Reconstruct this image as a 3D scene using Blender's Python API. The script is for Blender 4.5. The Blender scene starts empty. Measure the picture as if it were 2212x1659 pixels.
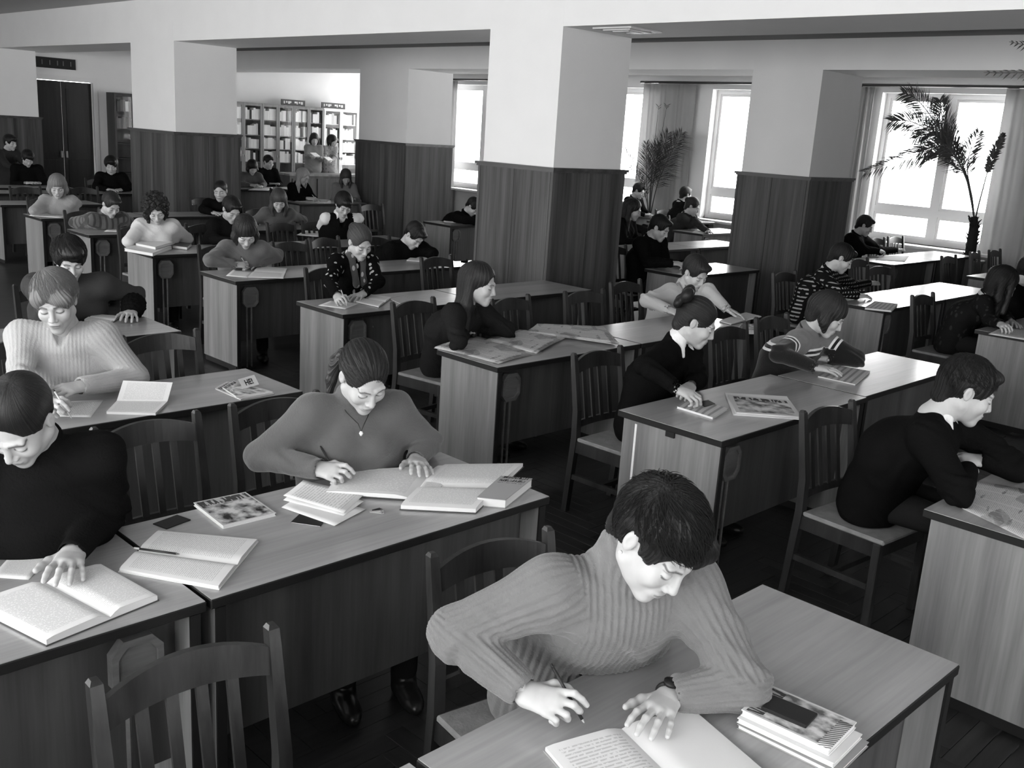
import bpy, math, random
import numpy as np
from mathutils import Matrix, Vector

random.seed(7)
rng = np.random.RandomState(7)
scene = bpy.context.scene
COL = scene.collection

# ------------------------------------------------------------------ camera
F_PX, PITCH, ROLL, YAW, CAM_H = 2139.6, 14.271, 3.64, 44.517, 2.07
_y, _t, _r = (math.radians(a) for a in (YAW, PITCH, ROLL))
FWD = np.array([math.cos(_y) * math.cos(_t), math.sin(_y) * math.cos(_t), -math.sin(_t)])
_rt = np.array([math.sin(_y), -math.cos(_y), 0.0])
_up = np.cross(_rt, FWD)
CR = math.cos(_r) * _rt + math.sin(_r) * _up
CU = -math.sin(_r) * _rt + math.cos(_r) * _up
EYE = np.array([0.0, 0.0, CAM_H])
cam_data = bpy.data.cameras.new('camera')
cam = bpy.data.objects.new('camera', cam_data)
COL.objects.link(cam)
cam_data.sensor_fit = 'HORIZONTAL'
cam_data.sensor_width = 36.0
cam_data.lens = F_PX / 2212 * 36.0
cam_data.clip_start, cam_data.clip_end = 0.05, 200
cam.matrix_world = Matrix(((CR[0], CU[0], -FWD[0], 0), (CR[1], CU[1], -FWD[1], 0), (CR[2], CU[2], -FWD[2], CAM_H), (0, 0, 0, 1)))
scene.camera = cam


def at(x, y, z=None, X=None, Y=None):
    """pixel -> point on the plane z, X or Y"""
    v = (x - 1106) / F_PX * CR - (y - 829.5) / F_PX * CU + FWD
    s = (z - CAM_H) / v[2] if z is not None else X / v[0] if X is not None else Y / v[1]
    return EYE + s * v


def in_frame(p):
    v = np.asarray(p, float) - EYE
    d = v @ FWD
    if d < 0.1:
        return False
    u, w = 1106 + F_PX * (v @ CR) / d, 829.5 - F_PX * (v @ CU) / d
    return -60 < u < 2272 and -60 < w < 1719


# ------------------------------------------------------------------ sky, exposure, windows' daylight
world = bpy.data.worlds.new('overcast_sky')
scene.world = world
world.use_nodes = True
world.node_tree.nodes['Background'].inputs[0].default_value = (1, 1, 1, 1)
world.node_tree.nodes['Background'].inputs[1].default_value = 10.0
vs = scene.view_settings
vs.view_transform = 'Standard'
vs.look = 'None'
vs.gamma = 1.0
vs.use_curve_mapping = False
vs.exposure = 0.68

XW, XL, YB, YF = 15.6, -2.6, 21.0, -6.0          # window wall, opposite window wall, back wall, front wall
WIN_R = [(y0, y0 + 2.12) for y0 in (5.42, 8.62, 11.93, 15.85, 18.7)]   # windows in the X+ wall
WIN_L = [(y0, y0 + 2.5) for y0 in (-5.4, -2.4, 0.6, 3.6, 6.6, 9.6, 12.6)]         # windows in the X- wall
SILL_R, TOP_R, SILL_L, TOP_L = 0.74, 3.03, 0.85, 3.3


def portal(name, x, y0, y1, z0, z1, sign):
    l = bpy.data.lights.new(name, 'AREA')
    l.shape = 'RECTANGLE'
    l.size, l.size_y = z1 - z0, y1 - y0
    l.cycles.is_portal = True
    o = bpy.data.objects.new(name, l)
    COL.objects.link(o)
    o.location = (x, (y0 + y1) / 2, (z0 + z1) / 2)
    o.rotation_euler = (0, math.radians(90 * sign), 0)
    if sign == 0:                                   # front wall, light goes to +Y
        l.size, l.size_y = y1 - y0, z1 - z0
        o.location = ((y0 + y1) / 2, YF - 0.42, (z0 + z1) / 2)
        o.rotation_euler = (math.radians(90), 0, 0)


for y0, y1 in WIN_R:
    portal('daylight_portal', XW + 0.42, y0, y1, SILL_R, TOP_R, 1)
FILL_OPENINGS = [(x0, x0 + 1.8) for x0 in (2.4,)]     # opening added in the unseen front wall, to let in fill light
for x0, x1 in FILL_OPENINGS:
    portal('daylight_portal', 0, x0, x1, SILL_L, TOP_L, 0)
for y0, y1 in WIN_L:
    portal('daylight_portal', XL - 0.42, y0, y1, SILL_L, TOP_L, -1)


# ------------------------------------------------------------------ materials
def nt(name):
    m = bpy.data.materials.new(name)
    m.use_nodes = True
    n = m.node_tree.nodes
    return m, n, m.node_tree.links, n['Principled BSDF']


def g3(v):
    return (v, v, v, 1)


def plain(name, v, rough=0.6, spec=0.3, bump=0.0, bscale=60, mottle=0.0, mscale=6):
    m, n, L, b = nt(name)
    b.inputs['Base Color'].default_value = g3(v)
    b.inputs['Roughness'].default_value = rough
    b.inputs['Specular IOR Level'].default_value = spec
    tc = n.new('ShaderNodeTexCoord')
    if bump:
        no = n.new('ShaderNodeTexNoise')
        no.inputs['Scale'].default_value = bscale
        no.inputs['Detail'].default_value = 3
        L.new(tc.outputs['Object'], no.inputs['Vector'])
        bu = n.new('ShaderNodeBump')
        bu.inputs['Strength'].default_value = bump
        bu.inputs['Distance'].default_value = 0.005
        L.new(no.outputs['Fac'], bu.inputs['Height'])
        L.new(bu.outputs['Normal'], b.inputs['Normal'])
    if mottle:
        no = n.new('ShaderNodeTexNoise')
        no.inputs['Scale'].default_value = mscale
        no.inputs['Detail'].default_value = 4
        L.new(tc.outputs['Object'], no.inputs['Vector'])
        mr = n.new('ShaderNodeMapRange')
        mr.inputs['To Min'].default_value = v * (1 - mottle)
        mr.inputs['To Max'].default_value = v * (1 + mottle)
        L.new(no.outputs['Fac'], mr.inputs['Value'])
        L.new(mr.outputs[0], b.inputs['Base Color'])
    return m


def wood(name, lo, hi, axis='Z', rough=0.4, scale=14.0, stretch=0.05, spec=0.4, coat=0.0, streak=0.0):
    """veneer: noise drawn out along one axis, plus broad bands"""
    m, n, L, b = nt(name)
    tc = n.new('ShaderNodeTexCoord')
    mp = n.new('ShaderNodeMapping')
    sc = [1, 1, 1]
    sc['XYZ'.index(axis)] = stretch
    mp.inputs['Scale'].default_value = sc
    oi = n.new('ShaderNodeObjectInfo')
    ad = n.new('ShaderNodeVectorMath')
    ml = n.new('ShaderNodeMath')
    ml.operation = 'MULTIPLY'
    ml.inputs[1].default_value = 37.0
    L.new(oi.outputs['Random'], ml.inputs[0])
    L.new(tc.outputs['Object'], ad.inputs[0])
    L.new(ml.outputs[0], ad.inputs[1])
    L.new(ad.outputs[0], mp.inputs['Vector'])
    a = n.new('ShaderNodeTexNoise')
    a.inputs['Scale'].default_value = scale
    a.inputs['Detail'].default_value = 5
    a.inputs['Roughness'].default_value = 0.6
    L.new(mp.outputs[0], a.inputs['Vector'])
    c = n.new('ShaderNodeTexNoise')
    c.inputs['Scale'].default_value = scale * 9
    c.inputs['Detail'].default_value = 2
    L.new(mp.outputs[0], c.inputs['Vector'])
    mx = n.new('ShaderNodeMath')
    mx.operation = 'MULTIPLY_ADD'
    mx.inputs[1].default_value = 0.3
    L.new(c.outputs['Fac'], mx.inputs[0])
    L.new(a.outputs['Fac'], mx.inputs[2])
    mr = n.new('ShaderNodeMapRange')
    mr.inputs['From Min'].default_value = 0.42
    mr.inputs['From Max'].default_value = 0.9
    mr.inputs['To Min'].default_value = lo
    mr.inputs['To Max'].default_value = hi
    L.new(mx.outputs[0], mr.inputs['Value'])
    L.new(mr.outputs[0], b.inputs['Base Color'])
    bu = n.new('ShaderNodeBump')
    bu.inputs['Strength'].default_value = 0.08
    bu.inputs['Distance'].default_value = 0.002
    L.new(c.outputs['Fac'], bu.inputs['Height'])
    L.new(bu.outputs['Normal'], b.inputs['Normal'])
    b.inputs['Roughness'].default_value = rough
    b.inputs['Specular IOR Level'].default_value = spec
    if coat:
        b.inputs['Coat Weight'].default_value = coat
        b.inputs['Coat Roughness'].default_value = 0.12
    return m


M = {}
M['plaster'] = plain('white_plaster', 0.78, 0.9, 0.1, 0.15, 40, 0.04, 2.5)
M['ceiling'] = plain('ceiling_paint', 0.5, 0.9, 0.1)
M['whitepaint'] = plain('white_gloss_paint', 0.75, 0.4, 0.4)
M['panel'] = wood('column_veneer', 0.025, 0.13, 'Z', 0.5, 7, 0.03, 0.2)
M['cap'] = wood('moulding_wood', 0.03, 0.08, 'Y', 0.35)
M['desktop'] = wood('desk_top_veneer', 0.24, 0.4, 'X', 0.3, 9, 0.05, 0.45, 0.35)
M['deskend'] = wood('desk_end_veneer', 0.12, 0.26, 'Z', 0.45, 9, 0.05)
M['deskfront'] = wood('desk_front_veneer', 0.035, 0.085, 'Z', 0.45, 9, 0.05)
M['edge'] = plain('black_edging', 0.012, 0.45, 0.3)
M['plaque'] = wood('plaque_wood', 0.06, 0.15, 'X', 0.4, 10, 0.1)
M['chair'] = wood('chair_wood', 0.01, 0.04, 'Z', 0.35, 12, 0.08)
M['seat'] = plain('seat_cloth', 0.22, 0.8, 0.1, 0.3, 120, 0.3, 20)
M['floorbase'] = plain('floor_gap', 0.01, 0.8)
M['parquet'] = wood('parquet_oak', 0.006, 0.03, 'X', 0.4, 9, 0.1)
M['dark'] = plain('near_black', 0.012, 0.5)
M['metal'] = plain('grey_metal', 0.4, 0.3)


# ------------------------------------------------------------------ mesh helpers
def link(o, parent=None):
    COL.objects.link(o)
    if parent is not None:
        o.parent = parent
    return o


def tag(o, label=None, cat=None, group=None, kind=None):
    for k, v in (('label', label), ('category', cat), ('group', group), ('kind', kind)):
        if v:
            o[k] = v
    return o


def empty(name, loc=(0, 0, 0), rz=0.0):
    o = bpy.data.objects.new(name, None)
    o.empty_display_size = 0.1
    o.location = loc
    o.rotation_euler = (0, 0, rz)
    return link(o)


def mesh_np(name, V, Fc, mat=None, parent=None, smooth=False, loc=None):
    """V (n,3) array, Fc list of faces or (m,4)/(m,3) int array"""
    me = bpy.data.meshes.new(name)
    V = np.asarray(V, np.float32)
    if isinstance(Fc, np.ndarray):
        k = Fc.shape[1]
        me.vertices.add(len(V))
        me.vertices.foreach_set('co', V.ravel())
        me.loops.add(Fc.size)
        me.loops.foreach_set('vertex_index', Fc.astype(np.int32).ravel())
        me.polygons.add(len(Fc))
        me.polygons.foreach_set('loop_start', np.arange(0, Fc.size, k, dtype=np.int32))
        me.polygons.foreach_set('loop_total', np.full(len(Fc), k, np.int32))
        me.update(calc_edges=True)
    else:
        me.from_pydata([tuple(map(float, v)) for v in V], [], Fc)
        me.update()
    if smooth:
        me.polygons.foreach_set('use_smooth', np.ones(len(me.polygons), bool))
    if mat is not None:
        me.materials.append(mat)
    o = bpy.data.objects.new(name, me)
    if loc is not None:
        o.location = loc
    return link(o, parent)


class MB:
    """collects simple solids into one mesh"""

    def __init__(s):
        s.v, s.f, s.mi, s.cur = [], [], [], 0

    def add(s, vs_, fs):
        o = len(s.v)
        s.v += [tuple(map(float, q)) for q in vs_]
        s.f += [tuple(i + o for i in f) for f in fs]
        s.mi += [s.cur] * len(fs)
        return s

    def box(s, x0, y0, z0, x1, y1, z1, b=0.0):
        if b <= 0:
            return s.add([(x0, y0, z0), (x1, y0, z0), (x1, y1, z0), (x0, y1, z0), (x0, y0, z1), (x1, y0, z1), (x1, y1, z1), (x0, y1, z1)],
                         [(0, 3, 2, 1), (4, 5, 6, 7), (0, 1, 5, 4), (1, 2, 6, 5), (2, 3, 7, 6), (3, 0, 4, 7)])
        # chamfered box: three scaled shells hulled by hand (24 verts)
        vs_ = []
        for zi, zz, ins in ((0, z0, b), (1, z0 + b, 0), (2, z1 - b, 0), (3, z1, b)):
            for (xx, yy, dx, dy) in ((x0, y0, 1, 1), (x1, y0, -1, 1), (x1, y1, -1, -1), (x0, y1, 1, -1)):
                c = b if ins == 0 else b
                vs_.append((xx + dx * (ins + (c if ins == 0 else 0)), yy + dy * ins, zz))
                vs_.append((xx + dx * ins, yy + dy * (ins + (c if ins == 0 else 0)), zz))
        # ring order per level: corner0(a,b) ... fix winding so ring is continuous
        ring = [1, 0, 2, 3, 5, 4, 6, 7]
        fs = []
        for l in range(3):
            for k in range(8):
                a0, a1 = ring[k] + 8 * l, ring[(k + 1) % 8] + 8 * l
                fs.append((a0, a1, a1 + 8, a0 + 8))
        fs.append(tuple(ring[::-1]))
        fs.append(tuple(r + 24 for r in ring))
        return s.add(vs_, fs)

    def prism(s, pts, axis, a, b):
        """polygon pts (2-D) extruded along axis 0/1/2 from a to b"""
        n = len(pts)
        def p3(p, q):
            r = list(p)
            r.insert(axis, q)
            return r
        vs_ = [p3(p, a) for p in pts] + [p3(p, b) for p in pts]
        fs = [(i, (i + 1) % n, (i + 1) % n + n, i + n) for i in range(n)]
        fs += [tuple(range(n))[::-1], tuple(range(n, 2 * n))]
        return s.add(vs_, fs)

    def tube(s, pts, rad, n=8, cap=True, flat=None):
        """round tube through pts; rad number or list"""
        P = [np.asarray(p, float) for p in pts]
        R = rad if isinstance(rad, (list, tuple)) else [rad] * len(P)
        vs_, fs = [], []
        ref = np.array([0.0, 0.0, 1.0])
        for i, p in enumerate(P):
            t = P[min(i + 1, len(P) - 1)] - P[max(i - 1, 0)]
            t = t / (np.linalg.norm(t) + 1e-9)
            if abs(t @ ref) > 0.95:
                ref = np.array([1.0, 0.0, 0.0])
            u = np.cross(t, ref); u /= np.linalg.norm(u) + 1e-9
            w = np.cross(u, t)
            ref = w
            for k in range(n):
                an = 2 * math.pi * k / n
                vs_.append(p + R[i] * (math.cos(an) * u + math.sin(an) * w * (flat or 1.0)))
        for i in range(len(P) - 1):
            for k in range(n):
                a0, a1 = i * n + k, i * n + (k + 1) % n
                fs.append((a0, a1, a1 + n, a0 + n))
        if cap:
            fs += [tuple(range(n))[::-1], tuple(range((len(P) - 1) * n, len(P) * n))]
        return s.add(vs_, fs)

    def build(s, name, mat, parent=None, smooth=False, loc=None):
        o = mesh_np(name, s.v, s.f, None, parent, smooth, loc)
        for m in (mat if isinstance(mat, (list, tuple)) else [mat]):
            o.data.materials.append(m)
        if any(s.mi):
            o.data.polygons.foreach_set('material_index', s.mi)
        return o


def obj_from(mesh, name, parent=None, loc=(0, 0, 0), rot=(0, 0, 0)):
    o = bpy.data.objects.new(name, mesh)
    o.location = loc
    o.rotation_euler = rot
    return link(o, parent)


def copy_tree(o, parent=None):
    c = o.copy()
    COL.objects.link(c)
    c.parent = parent
    for ch in o.children:
        copy_tree(ch, c)
    return c


# ------------------------------------------------------------------ room shell
def struct(o):
    o['kind'] = 'structure'
    return o


ZC1, ZC2 = 3.57, 3.28
X1, X2 = 6.734, 10.566            # the two rows of columns (their X- faces)
ZB1, ZB2, ZP = 2.99, 2.95, 1.765
BW = 0.955

# ceilings
struct(MB().box(XL - 0.4, YF, ZC1, X1 + 0.05, YB, ZC1 + 0.15).build('ceiling', M['ceiling']))
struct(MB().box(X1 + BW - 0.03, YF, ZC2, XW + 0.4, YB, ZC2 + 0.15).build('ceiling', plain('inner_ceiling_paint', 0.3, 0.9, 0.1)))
# beams
struct(MB().box(X1, YF, ZB1, X1 + BW, YB, ZC1 + 0.1).build('beam', M['plaster']))
struct(MB().box(X2, YF, ZB2, X2 + BW, YB, ZC2 + 0.1).build('beam', M['plaster']))
struct(MB().box(XL, YF, ZC1 - 0.14, XL + 0.5, YB, ZC1 + 0.05).build('beam', M['plaster']))


def column(x, y0, y1, zb, wx=BW):
    root = empty('pillar', (x, y0, 0))
    root['kind'] = 'structure'
    w = y1 - y0
    e = 0.035
    MB().box(-0.001, 0, ZP - 0.05, wx, w, zb + (0.3 if zb > 2.96 else 0.2)).build('plaster_shaft', M['plaster'], root)
    for nm, bx in (('wood_panel', (-e, 0.0, 0.0, -e + 0.03, w, ZP)), ('wood_panel', (-e, -e, 0, wx + e, -e + 0.03, ZP)),
                   ('wood_panel', (wx + e - 0.03, 0, 0, wx + e, w, ZP)), ('wood_panel', (-e, w + e - 0.03, 0, wx + e, w + e, ZP))):
        # every face is two veneer boards with a fine joint
        x0, yy0, z0, x1_, yy1, z1 = bx
        if x1_ - x0 > yy1 - yy0:
            mid = x0 + (x1_ - x0) * 0.5
            MB().box(x0, yy0, z0, mid - 0.002, yy1, z1).build(nm, M['panel'], root)
            MB().box(mid + 0.002, yy0, z0, x1_, yy1, z1).build(nm, M['panel'], root)
        else:
            mid = yy0 + (yy1 - yy0) * 0.5
            MB().box(x0, yy0, z0, x1_, mid - 0.002, z1).build(nm, M['panel'], root)
            MB().box(x0, mid + 0.002, z0, x1_, yy1, z1).build(nm, M['panel'], root)
    e2 = 0.062
    m = MB()
    m.box(-e2, -e2, ZP - 0.012, wx + e2, w + e2, ZP + 0.012)
    m.box(-e2 + 0.014, -e2 + 0.014, ZP - 0.03, wx + e2 - 0.014, w + e2 - 0.014, ZP - 0.012)
    m.build('cap_moulding', M['cap'], root)
    return root


column(X1, 6.27, 7.2, ZB1)
column(X1, 13.56, 14.92, ZB1)

column(6.47, 20.6, 20.98, ZB1)
column(X2, 5.84, 6.74, ZB2)
column(X2, 13.18, 14.5, ZB2)
column(X1, -1.2, -0.2, ZB1)
column(X2, -1.4, -0.4, ZB2)


def window_wall(name, x, wins, sill, top, zc, sign, th=0.42):
    """wall along Y at x, openings wins, thickness outwards (sign +1 = X+)"""
    x0, x1 = (x, x + th) if sign > 0 else (x - th, x)
    m = MB()
    m.box(x0, YF, 0, x1, YB, sill)
    m.box(x0, YF, top, x1, YB, zc + 0.15)
    ys = [YF] + [v for w in wins for v in w] + [YB]
    for i in range(0, len(ys), 2):
        if ys[i + 1] > ys[i]:
            m.box(x0, ys[i], sill, x1, ys[i + 1], top)
    struct(m.build(name, M['plaster']))


window_wall('wall_right', XW, WIN_R, SILL_R, TOP_R, ZC2, 1)
window_wall('wall_left', XL, WIN_L, SILL_L, TOP_L, ZC1, -1)


def glass_mat():
    m = bpy.data.materials.new('window_glass')
    m.use_nodes = True
    n, L = m.node_tree.nodes, m.node_tree.links
    n.remove(n['Principled BSDF'])
    t = n.new('ShaderNodeBsdfTransparent')
    t.inputs[0].default_value = (0.93, 0.93, 0.93, 1)
    gl = n.new('ShaderNodeBsdfGlossy')
    gl.inputs['Roughness'].default_value = 0.02
    lw = n.new('ShaderNodeLayerWeight')
    lw.inputs[0].default_value = 0.5
    pw = n.new('ShaderNodeMath')
    pw.operation = 'POWER'
    pw.inputs[1].default_value = 5.0
    L.new(lw.outputs['Facing'], pw.inputs[0])
    fr = n.new('ShaderNodeMath')
    fr.operation = 'MULTIPLY_ADD'
    fr.inputs[1].default_value = 0.9
    fr.inputs[2].default_value = 0.03
    L.new(pw.outputs[0], fr.inputs[0])
    mx = n.new('ShaderNodeMixShader')
    L.new(fr.outputs[0], mx.inputs[0])
    L.new(t.outputs[0], mx.inputs[1])
    L.new(gl.outputs[0], mx.inputs[2])
    L.new(mx.outputs[0], n['Material Output'].inputs[0])
    return m


M['glass'] = glass_mat()


def window(idx, x, y0, y1, z0, z1, sign, tr):
    root = empty('window_%d' % idx, (x + sign * 0.2, (y0 + y1) / 2, z0))
    root['kind'] = 'structure'
    w, h = (y1 - y0) / 2, z1 - z0
    fw, d = 0.075, 0.045
    fr = MB()
    fr.box(-d, -w, 0, d, -w + fw, h); fr.box(-d, w - fw, 0, d, w, h)
    fr.box(-d, -w + fw, 0, d, w - fw, fw); fr.box(-d, -w + fw, h - fw, d, w - fw, h)
    fr.build('window_frame', M['whitepaint'], root)
    MB().box(-d, -0.055, fw, d, 0.055, h - fw).build('mullion', M['whitepaint'], root)
    for a, b in ((-w + fw, -0.055), (0.055, w - fw)):
        MB().box(-d, a, tr - 0.05, d, b, tr + 0.05).build('transom', M['whitepaint'], root)
        for c, e in ((fw, tr - 0.05), (tr + 0.05, h - fw)):
            s = 0.04
            sm = MB()
            sm.box(-0.03, a, c, 0.03, a + s, e); sm.box(-0.03, b - s, c, 0.03, b, e)
            sm.box(-0.03, a + s, c, 0.03, b - s, c + s); sm.box(-0.03, a + s, e - s, 0.03, b - s, e)
            sa = sm.build('sash', M['whitepaint'], root)
            MB().box(-0.004, a + s, c + s, 0.004, b - s, e - s).build('pane', M['glass'], sa)
    MB().box(-sign * 0.5 if sign > 0 else -0.05, -w - 0.04, -0.04, 0.05 if sign > 0 else 0.5, w + 0.04, 0.0).build('window_sill', M['whitepaint'], root)
    return root


for i, (y0, y1) in enumerate(WIN_R):
    if y1 > 1:
        window(i + 1, XW, y0, y1, SILL_R, TOP_R, 1, 0.49)
for i, (y0, y1) in enumerate(WIN_L):
    window(i + 1 + len(WIN_R), XL, y0, y1, SILL_L, TOP_L, -1, 0.6)

# back wall with the door opening, front wall
DX0, DX1, DZ = 7.45, 8.66, 2.5
struct(MB().box(XL - 0.4, YB, 0, DX0, YB + 0.3, ZC1 + .1).box(DX1, YB, 0, XW + 0.4, YB + 0.3, ZC1 + .1).box(DX0, YB, DZ, DX1, YB + 0.3, ZC1 + .1).build('wall_back', M['plaster']))
fm = MB()
fm.box(XL - 0.4, YF - 0.3, 0, XW + 0.4, YF, SILL_L)
fm.box(XL - 0.4, YF - 0.3, TOP_L, XW + 0.4, YF, ZC1 + .1)
_xs = [XL - 0.4] + [v for w in FILL_OPENINGS for v in w] + [XW + 0.4]
for i in range(0, len(_xs), 2):
    fm.box(_xs[i], YF - 0.3, SILL_L, _xs[i + 1], YF, TOP_L)
struct(fm.build('wall_front', M['plaster']))

# ------------------------------------------------------------------ back wall: door, sign, bookcases, counter
M['door'] = wood('door_stain', 0.008, 0.022, 'Z', 0.3)
M['case'] = wood('bookcase_veneer', 0.16, 0.28, 'Z', 0.4)
M['casedark'] = wood('dark_bookcase', 0.02, 0.05, 'Z', 0.4)


def two_leaf_door():
    root = empty('door_1', ((DX0 + DX1) / 2, YB + 0.12, 0))
    root['kind'] = 'structure'
    w = (DX1 - DX0) / 2
    f = MB()
    f.box(-w - 0.09, -0.135, 0, -w, -0.1, DZ + 0.09).box(w, -0.135, 0, w + 0.09, -0.1, DZ + 0.09).box(-w, -0.135, DZ, w, -0.1, DZ + 0.09)
    f.build('door_casing', M['whitepaint'], root)
    for s in (-1, 1):
        a, b = (-w + 0.004, -0.003) if s < 0 else (0.003, w - 0.004)
        leaf = MB().box(a, -0.03, 0.01, b, 0.02, DZ - 0.01).build('door_leaf', M['door'], root)
        for z0, z1 in ((0.15, 0.95), (1.1, 2.35)):
            MB().box(a + 0.09, -0.042, z0, b - 0.09, -0.03, z1).build('door_field', M['door'], leaf)
        MB().box(-0.06 if s < 0 else 0.04, -0.09, 1.0, -0.04 if s < 0 else 0.06, -0.03, 1.13).build('door_handle', M['metal'], leaf)


two_leaf_door()

sg = empty('door_sign', (7.94, YB - 0.02, 2.72))
tag(sg, 'long dark lettered sign board above the dark double door', 'sign')
MB().box(-0.38, -0.02, 0, 0.38, 0.02, 0.2).build('board', M['dark'], sg)
for k in range(5):
    x = -0.28 + k * 0.135 + 0.012 * ((k * 7) % 3)
    MB().box(x, -0.026, 0.06, x + 0.02, -0.02, 0.15).build('letter_stroke', plain('sign_grey', 0.12), sg)

M['caseglass'] = M['glass'].copy()
M['caseglass'].name = 'cabinet_glass'
for _n in M['caseglass'].node_tree.nodes:
    if _n.type == 'MATH' and _n.operation == 'MULTIPLY_ADD':
        _n.inputs[1].default_value, _n.inputs[2].default_value = 0.3, 0.01
    if _n.type == 'BSDF_TRANSPARENT':
        _n.inputs[0].default_value = (0.98, 0.98, 0.98, 1)
book_mats = [plain('book_spine_%d' % i, v, 0.6) for i, v in enumerate((0.05, 0.14, 0.4, 0.6, 0.72, 0.8, 0.84, 0.88))]
BOOK_MESH = {}


def shelf_book(w, h, d, mi):
    key = (round(w, 3), round(h, 2), round(d, 2), mi)
    if key not in BOOK_MESH:
        m = MB()
        m.box(0, 0, 0, w, d, h)
        me = bpy.data.meshes.new('shelf_book')
        me.from_pydata(m.v, [], m.f)
        me.materials.append(book_mats[mi])
        BOOK_MESH[key] = me
    return BOOK_MESH[key]


shelf_book_count = [0]
SHELF_Z = [0.12, 0.42, 0.74, 1.04, 1.34, 1.64, 1.98, 2.3]


BT = {0: 'black', 1: 'dark', 2: 'grey', 3: 'grey', 4: 'light grey', 5: 'pale', 6: 'whitish', 7: 'white'}
ROWN = {2: 'lowest visible', 3: 'fourth', 4: 'third', 5: 'second', 6: 'top'}


def bookcase(x0, x1, mat, label, where, fill=1.0, pale=True, doors=True):
    root = empty('bookcase', (x0, YB - 0.02, 0))
    tag(root, label, 'bookcase', 'glazed bookcases along the back wall')
    w, dp, h = x1 - x0, 0.34, 2.34
    MB().box(0.025, -0.02, 0.0, w - 0.025, 0, h - 0.03).build('back_board', mat, root)
    for a, b in ((0, 0.025), (w - 0.025, w)):
        MB().box(a, -dp, 0, b, 0, h).build('side_board', mat, root)
    MB().box(0.025, -dp, h - 0.03, w - 0.025, -0.02, h).build('top_board', mat, root)
    MB().box(0.025, -dp, 0, w - 0.025, -dp + 0.02, 0.12).build('plinth', mat, root)
    for z in SHELF_Z[:-1]:
        MB().box(0.025, -dp + 0.005, z - 0.02, w - 0.025, -0.02, z).build('shelf_board', mat, root)
    if doors:
        for k in range(2):
            a = 0.0 + k * w / 2
            b = a + w / 2
            f = 0.045
            dm = MB()
            y0, y1 = -dp - 0.022, -dp - 0.002
            dm.box(a + .002, y0, 0.1, a + f, y1, h - 0.02).box(b - f, y0, 0.1, b - .002, y1, h - 0.02)
            dm.box(a + f, y0, 0.1, b - f, y1, 0.1 + f).box(a + f, y0, h - 0.02 - f, b - f, y1, h - 0.02)
            dd = dm.build('door', mat, root)
            MB().box(a + f, y0 + 0.008, 0.1 + f, b - f, y0 + 0.012, h - 0.02 - f).build('pane', M['caseglass'], dd)
            kx = b - 0.03 if k == 0 else a + 0.03
            MB().box(kx - 0.008, y0 - 0.02, 1.15, kx + 0.008, y0, 1.2).build('knob', M['metal'], dd)
    # books, each its own thing
    for si in range(3 if x0 > 10 else 5, len(SHELF_Z) - 1):
        z, top = SHELF_Z[si], SHELF_Z[si + 1]
        x = x0 + 0.03
        while x < x1 - 0.07:
            if random.random() < 0.06:
                x += random.uniform(0.04, 0.12)
                continue
            bw = random.choice((0.045, 0.055, 0.065, 0.08))
            bh = min(top - z - 0.04, random.choice((0.2, 0.23, 0.25)))
            if x + bw > x1 - 0.03:
                break
            mi = random.choice((4, 5, 6, 7, 7, 6, 3, 0)) if pale else random.choice((0, 1, 1, 2, 4))
            o = obj_from(shelf_book(bw - 0.002, bh, 0.17, mi), 'shelf_book', None, (x, YB - 0.02 - 0.33, z + 0.001))
            tag(o, '%s upright book on the %s shelf of the %s' % (BT[mi], ROWN[si], where), 'book', 'books on the %s shelf of the %s' % (ROWN[si], where))
            shelf_book_count[0] += 1
            x += bw
    return root


bookcase(11.38, 12.33, M['case'], 'glazed bookcase of pale books beside the big panelled pillar', 'bookcase beside the big pillar')
bookcase(12.335, 13.16, M['case'], 'glazed bookcase under the first lettered sign board', 'bookcase under the first lettered sign')
bookcase(13.165, 14.0, M['case'], 'glazed bookcase behind the two standing people', 'bookcase behind the standing people')
bookcase(14.005, 15.0, M['whitepaint'], 'pale painted glazed bookcase nearest the windows', 'pale painted bookcase')
bookcase(8.92, 9.75, M['casedark'], 'dark glazed bookcase standing beside the dark double door', 'dark bookcase by the double door', pale=False)
for x0, x1, lb in ((12.88, 13.52, 'small lettered sign standing on the middle bookcases'), (13.98, 14.66, 'small lettered sign standing on the pale painted bookcase')):
    r_ = empty('shelf_sign', (x0, YB - 0.3, 2.341))
    tag(r_, lb, 'sign', 'lettered signs on top of the bookcases')
    w = x1 - x0
    MB().box(0, 0, 0, w, 0.02, 0.13).build('board', plain('sign_board', 0.08), r_)
    lm = plain('sign_letters', 0.7)
    for k in range(9):
        if k not in (4,):
            a = 0.06 + k * (w - 0.12) / 9
            MB().box(a, -0.004, 0.035 + 0.02 * (k % 2), a + 0.03 + 0.012 * (k % 3), 0.0, 0.095).build('letter', lm, r_)

# service counter in front of the bookcases
ct = empty('service_counter', (11.9, 18.75, 0))
tag(ct, 'long service counter with a pale worktop before the bookcases', 'counter')
MB().box(0, 0.03, 0, 3.3, 0.55, 0.86).build('body', M['deskfront'], ct)
MB().box(-0.03, 0, 0.86, 3.33, 0.6, 0.9).build('worktop', M['deskend'], ct)
for k in range(5):
    MB().box(0.06 + k * 0.64, 0.012, 0.08, 0.64 + k * 0.64, 0.03, 0.8).build('front_panel', M['deskfront'], ct)

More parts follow.
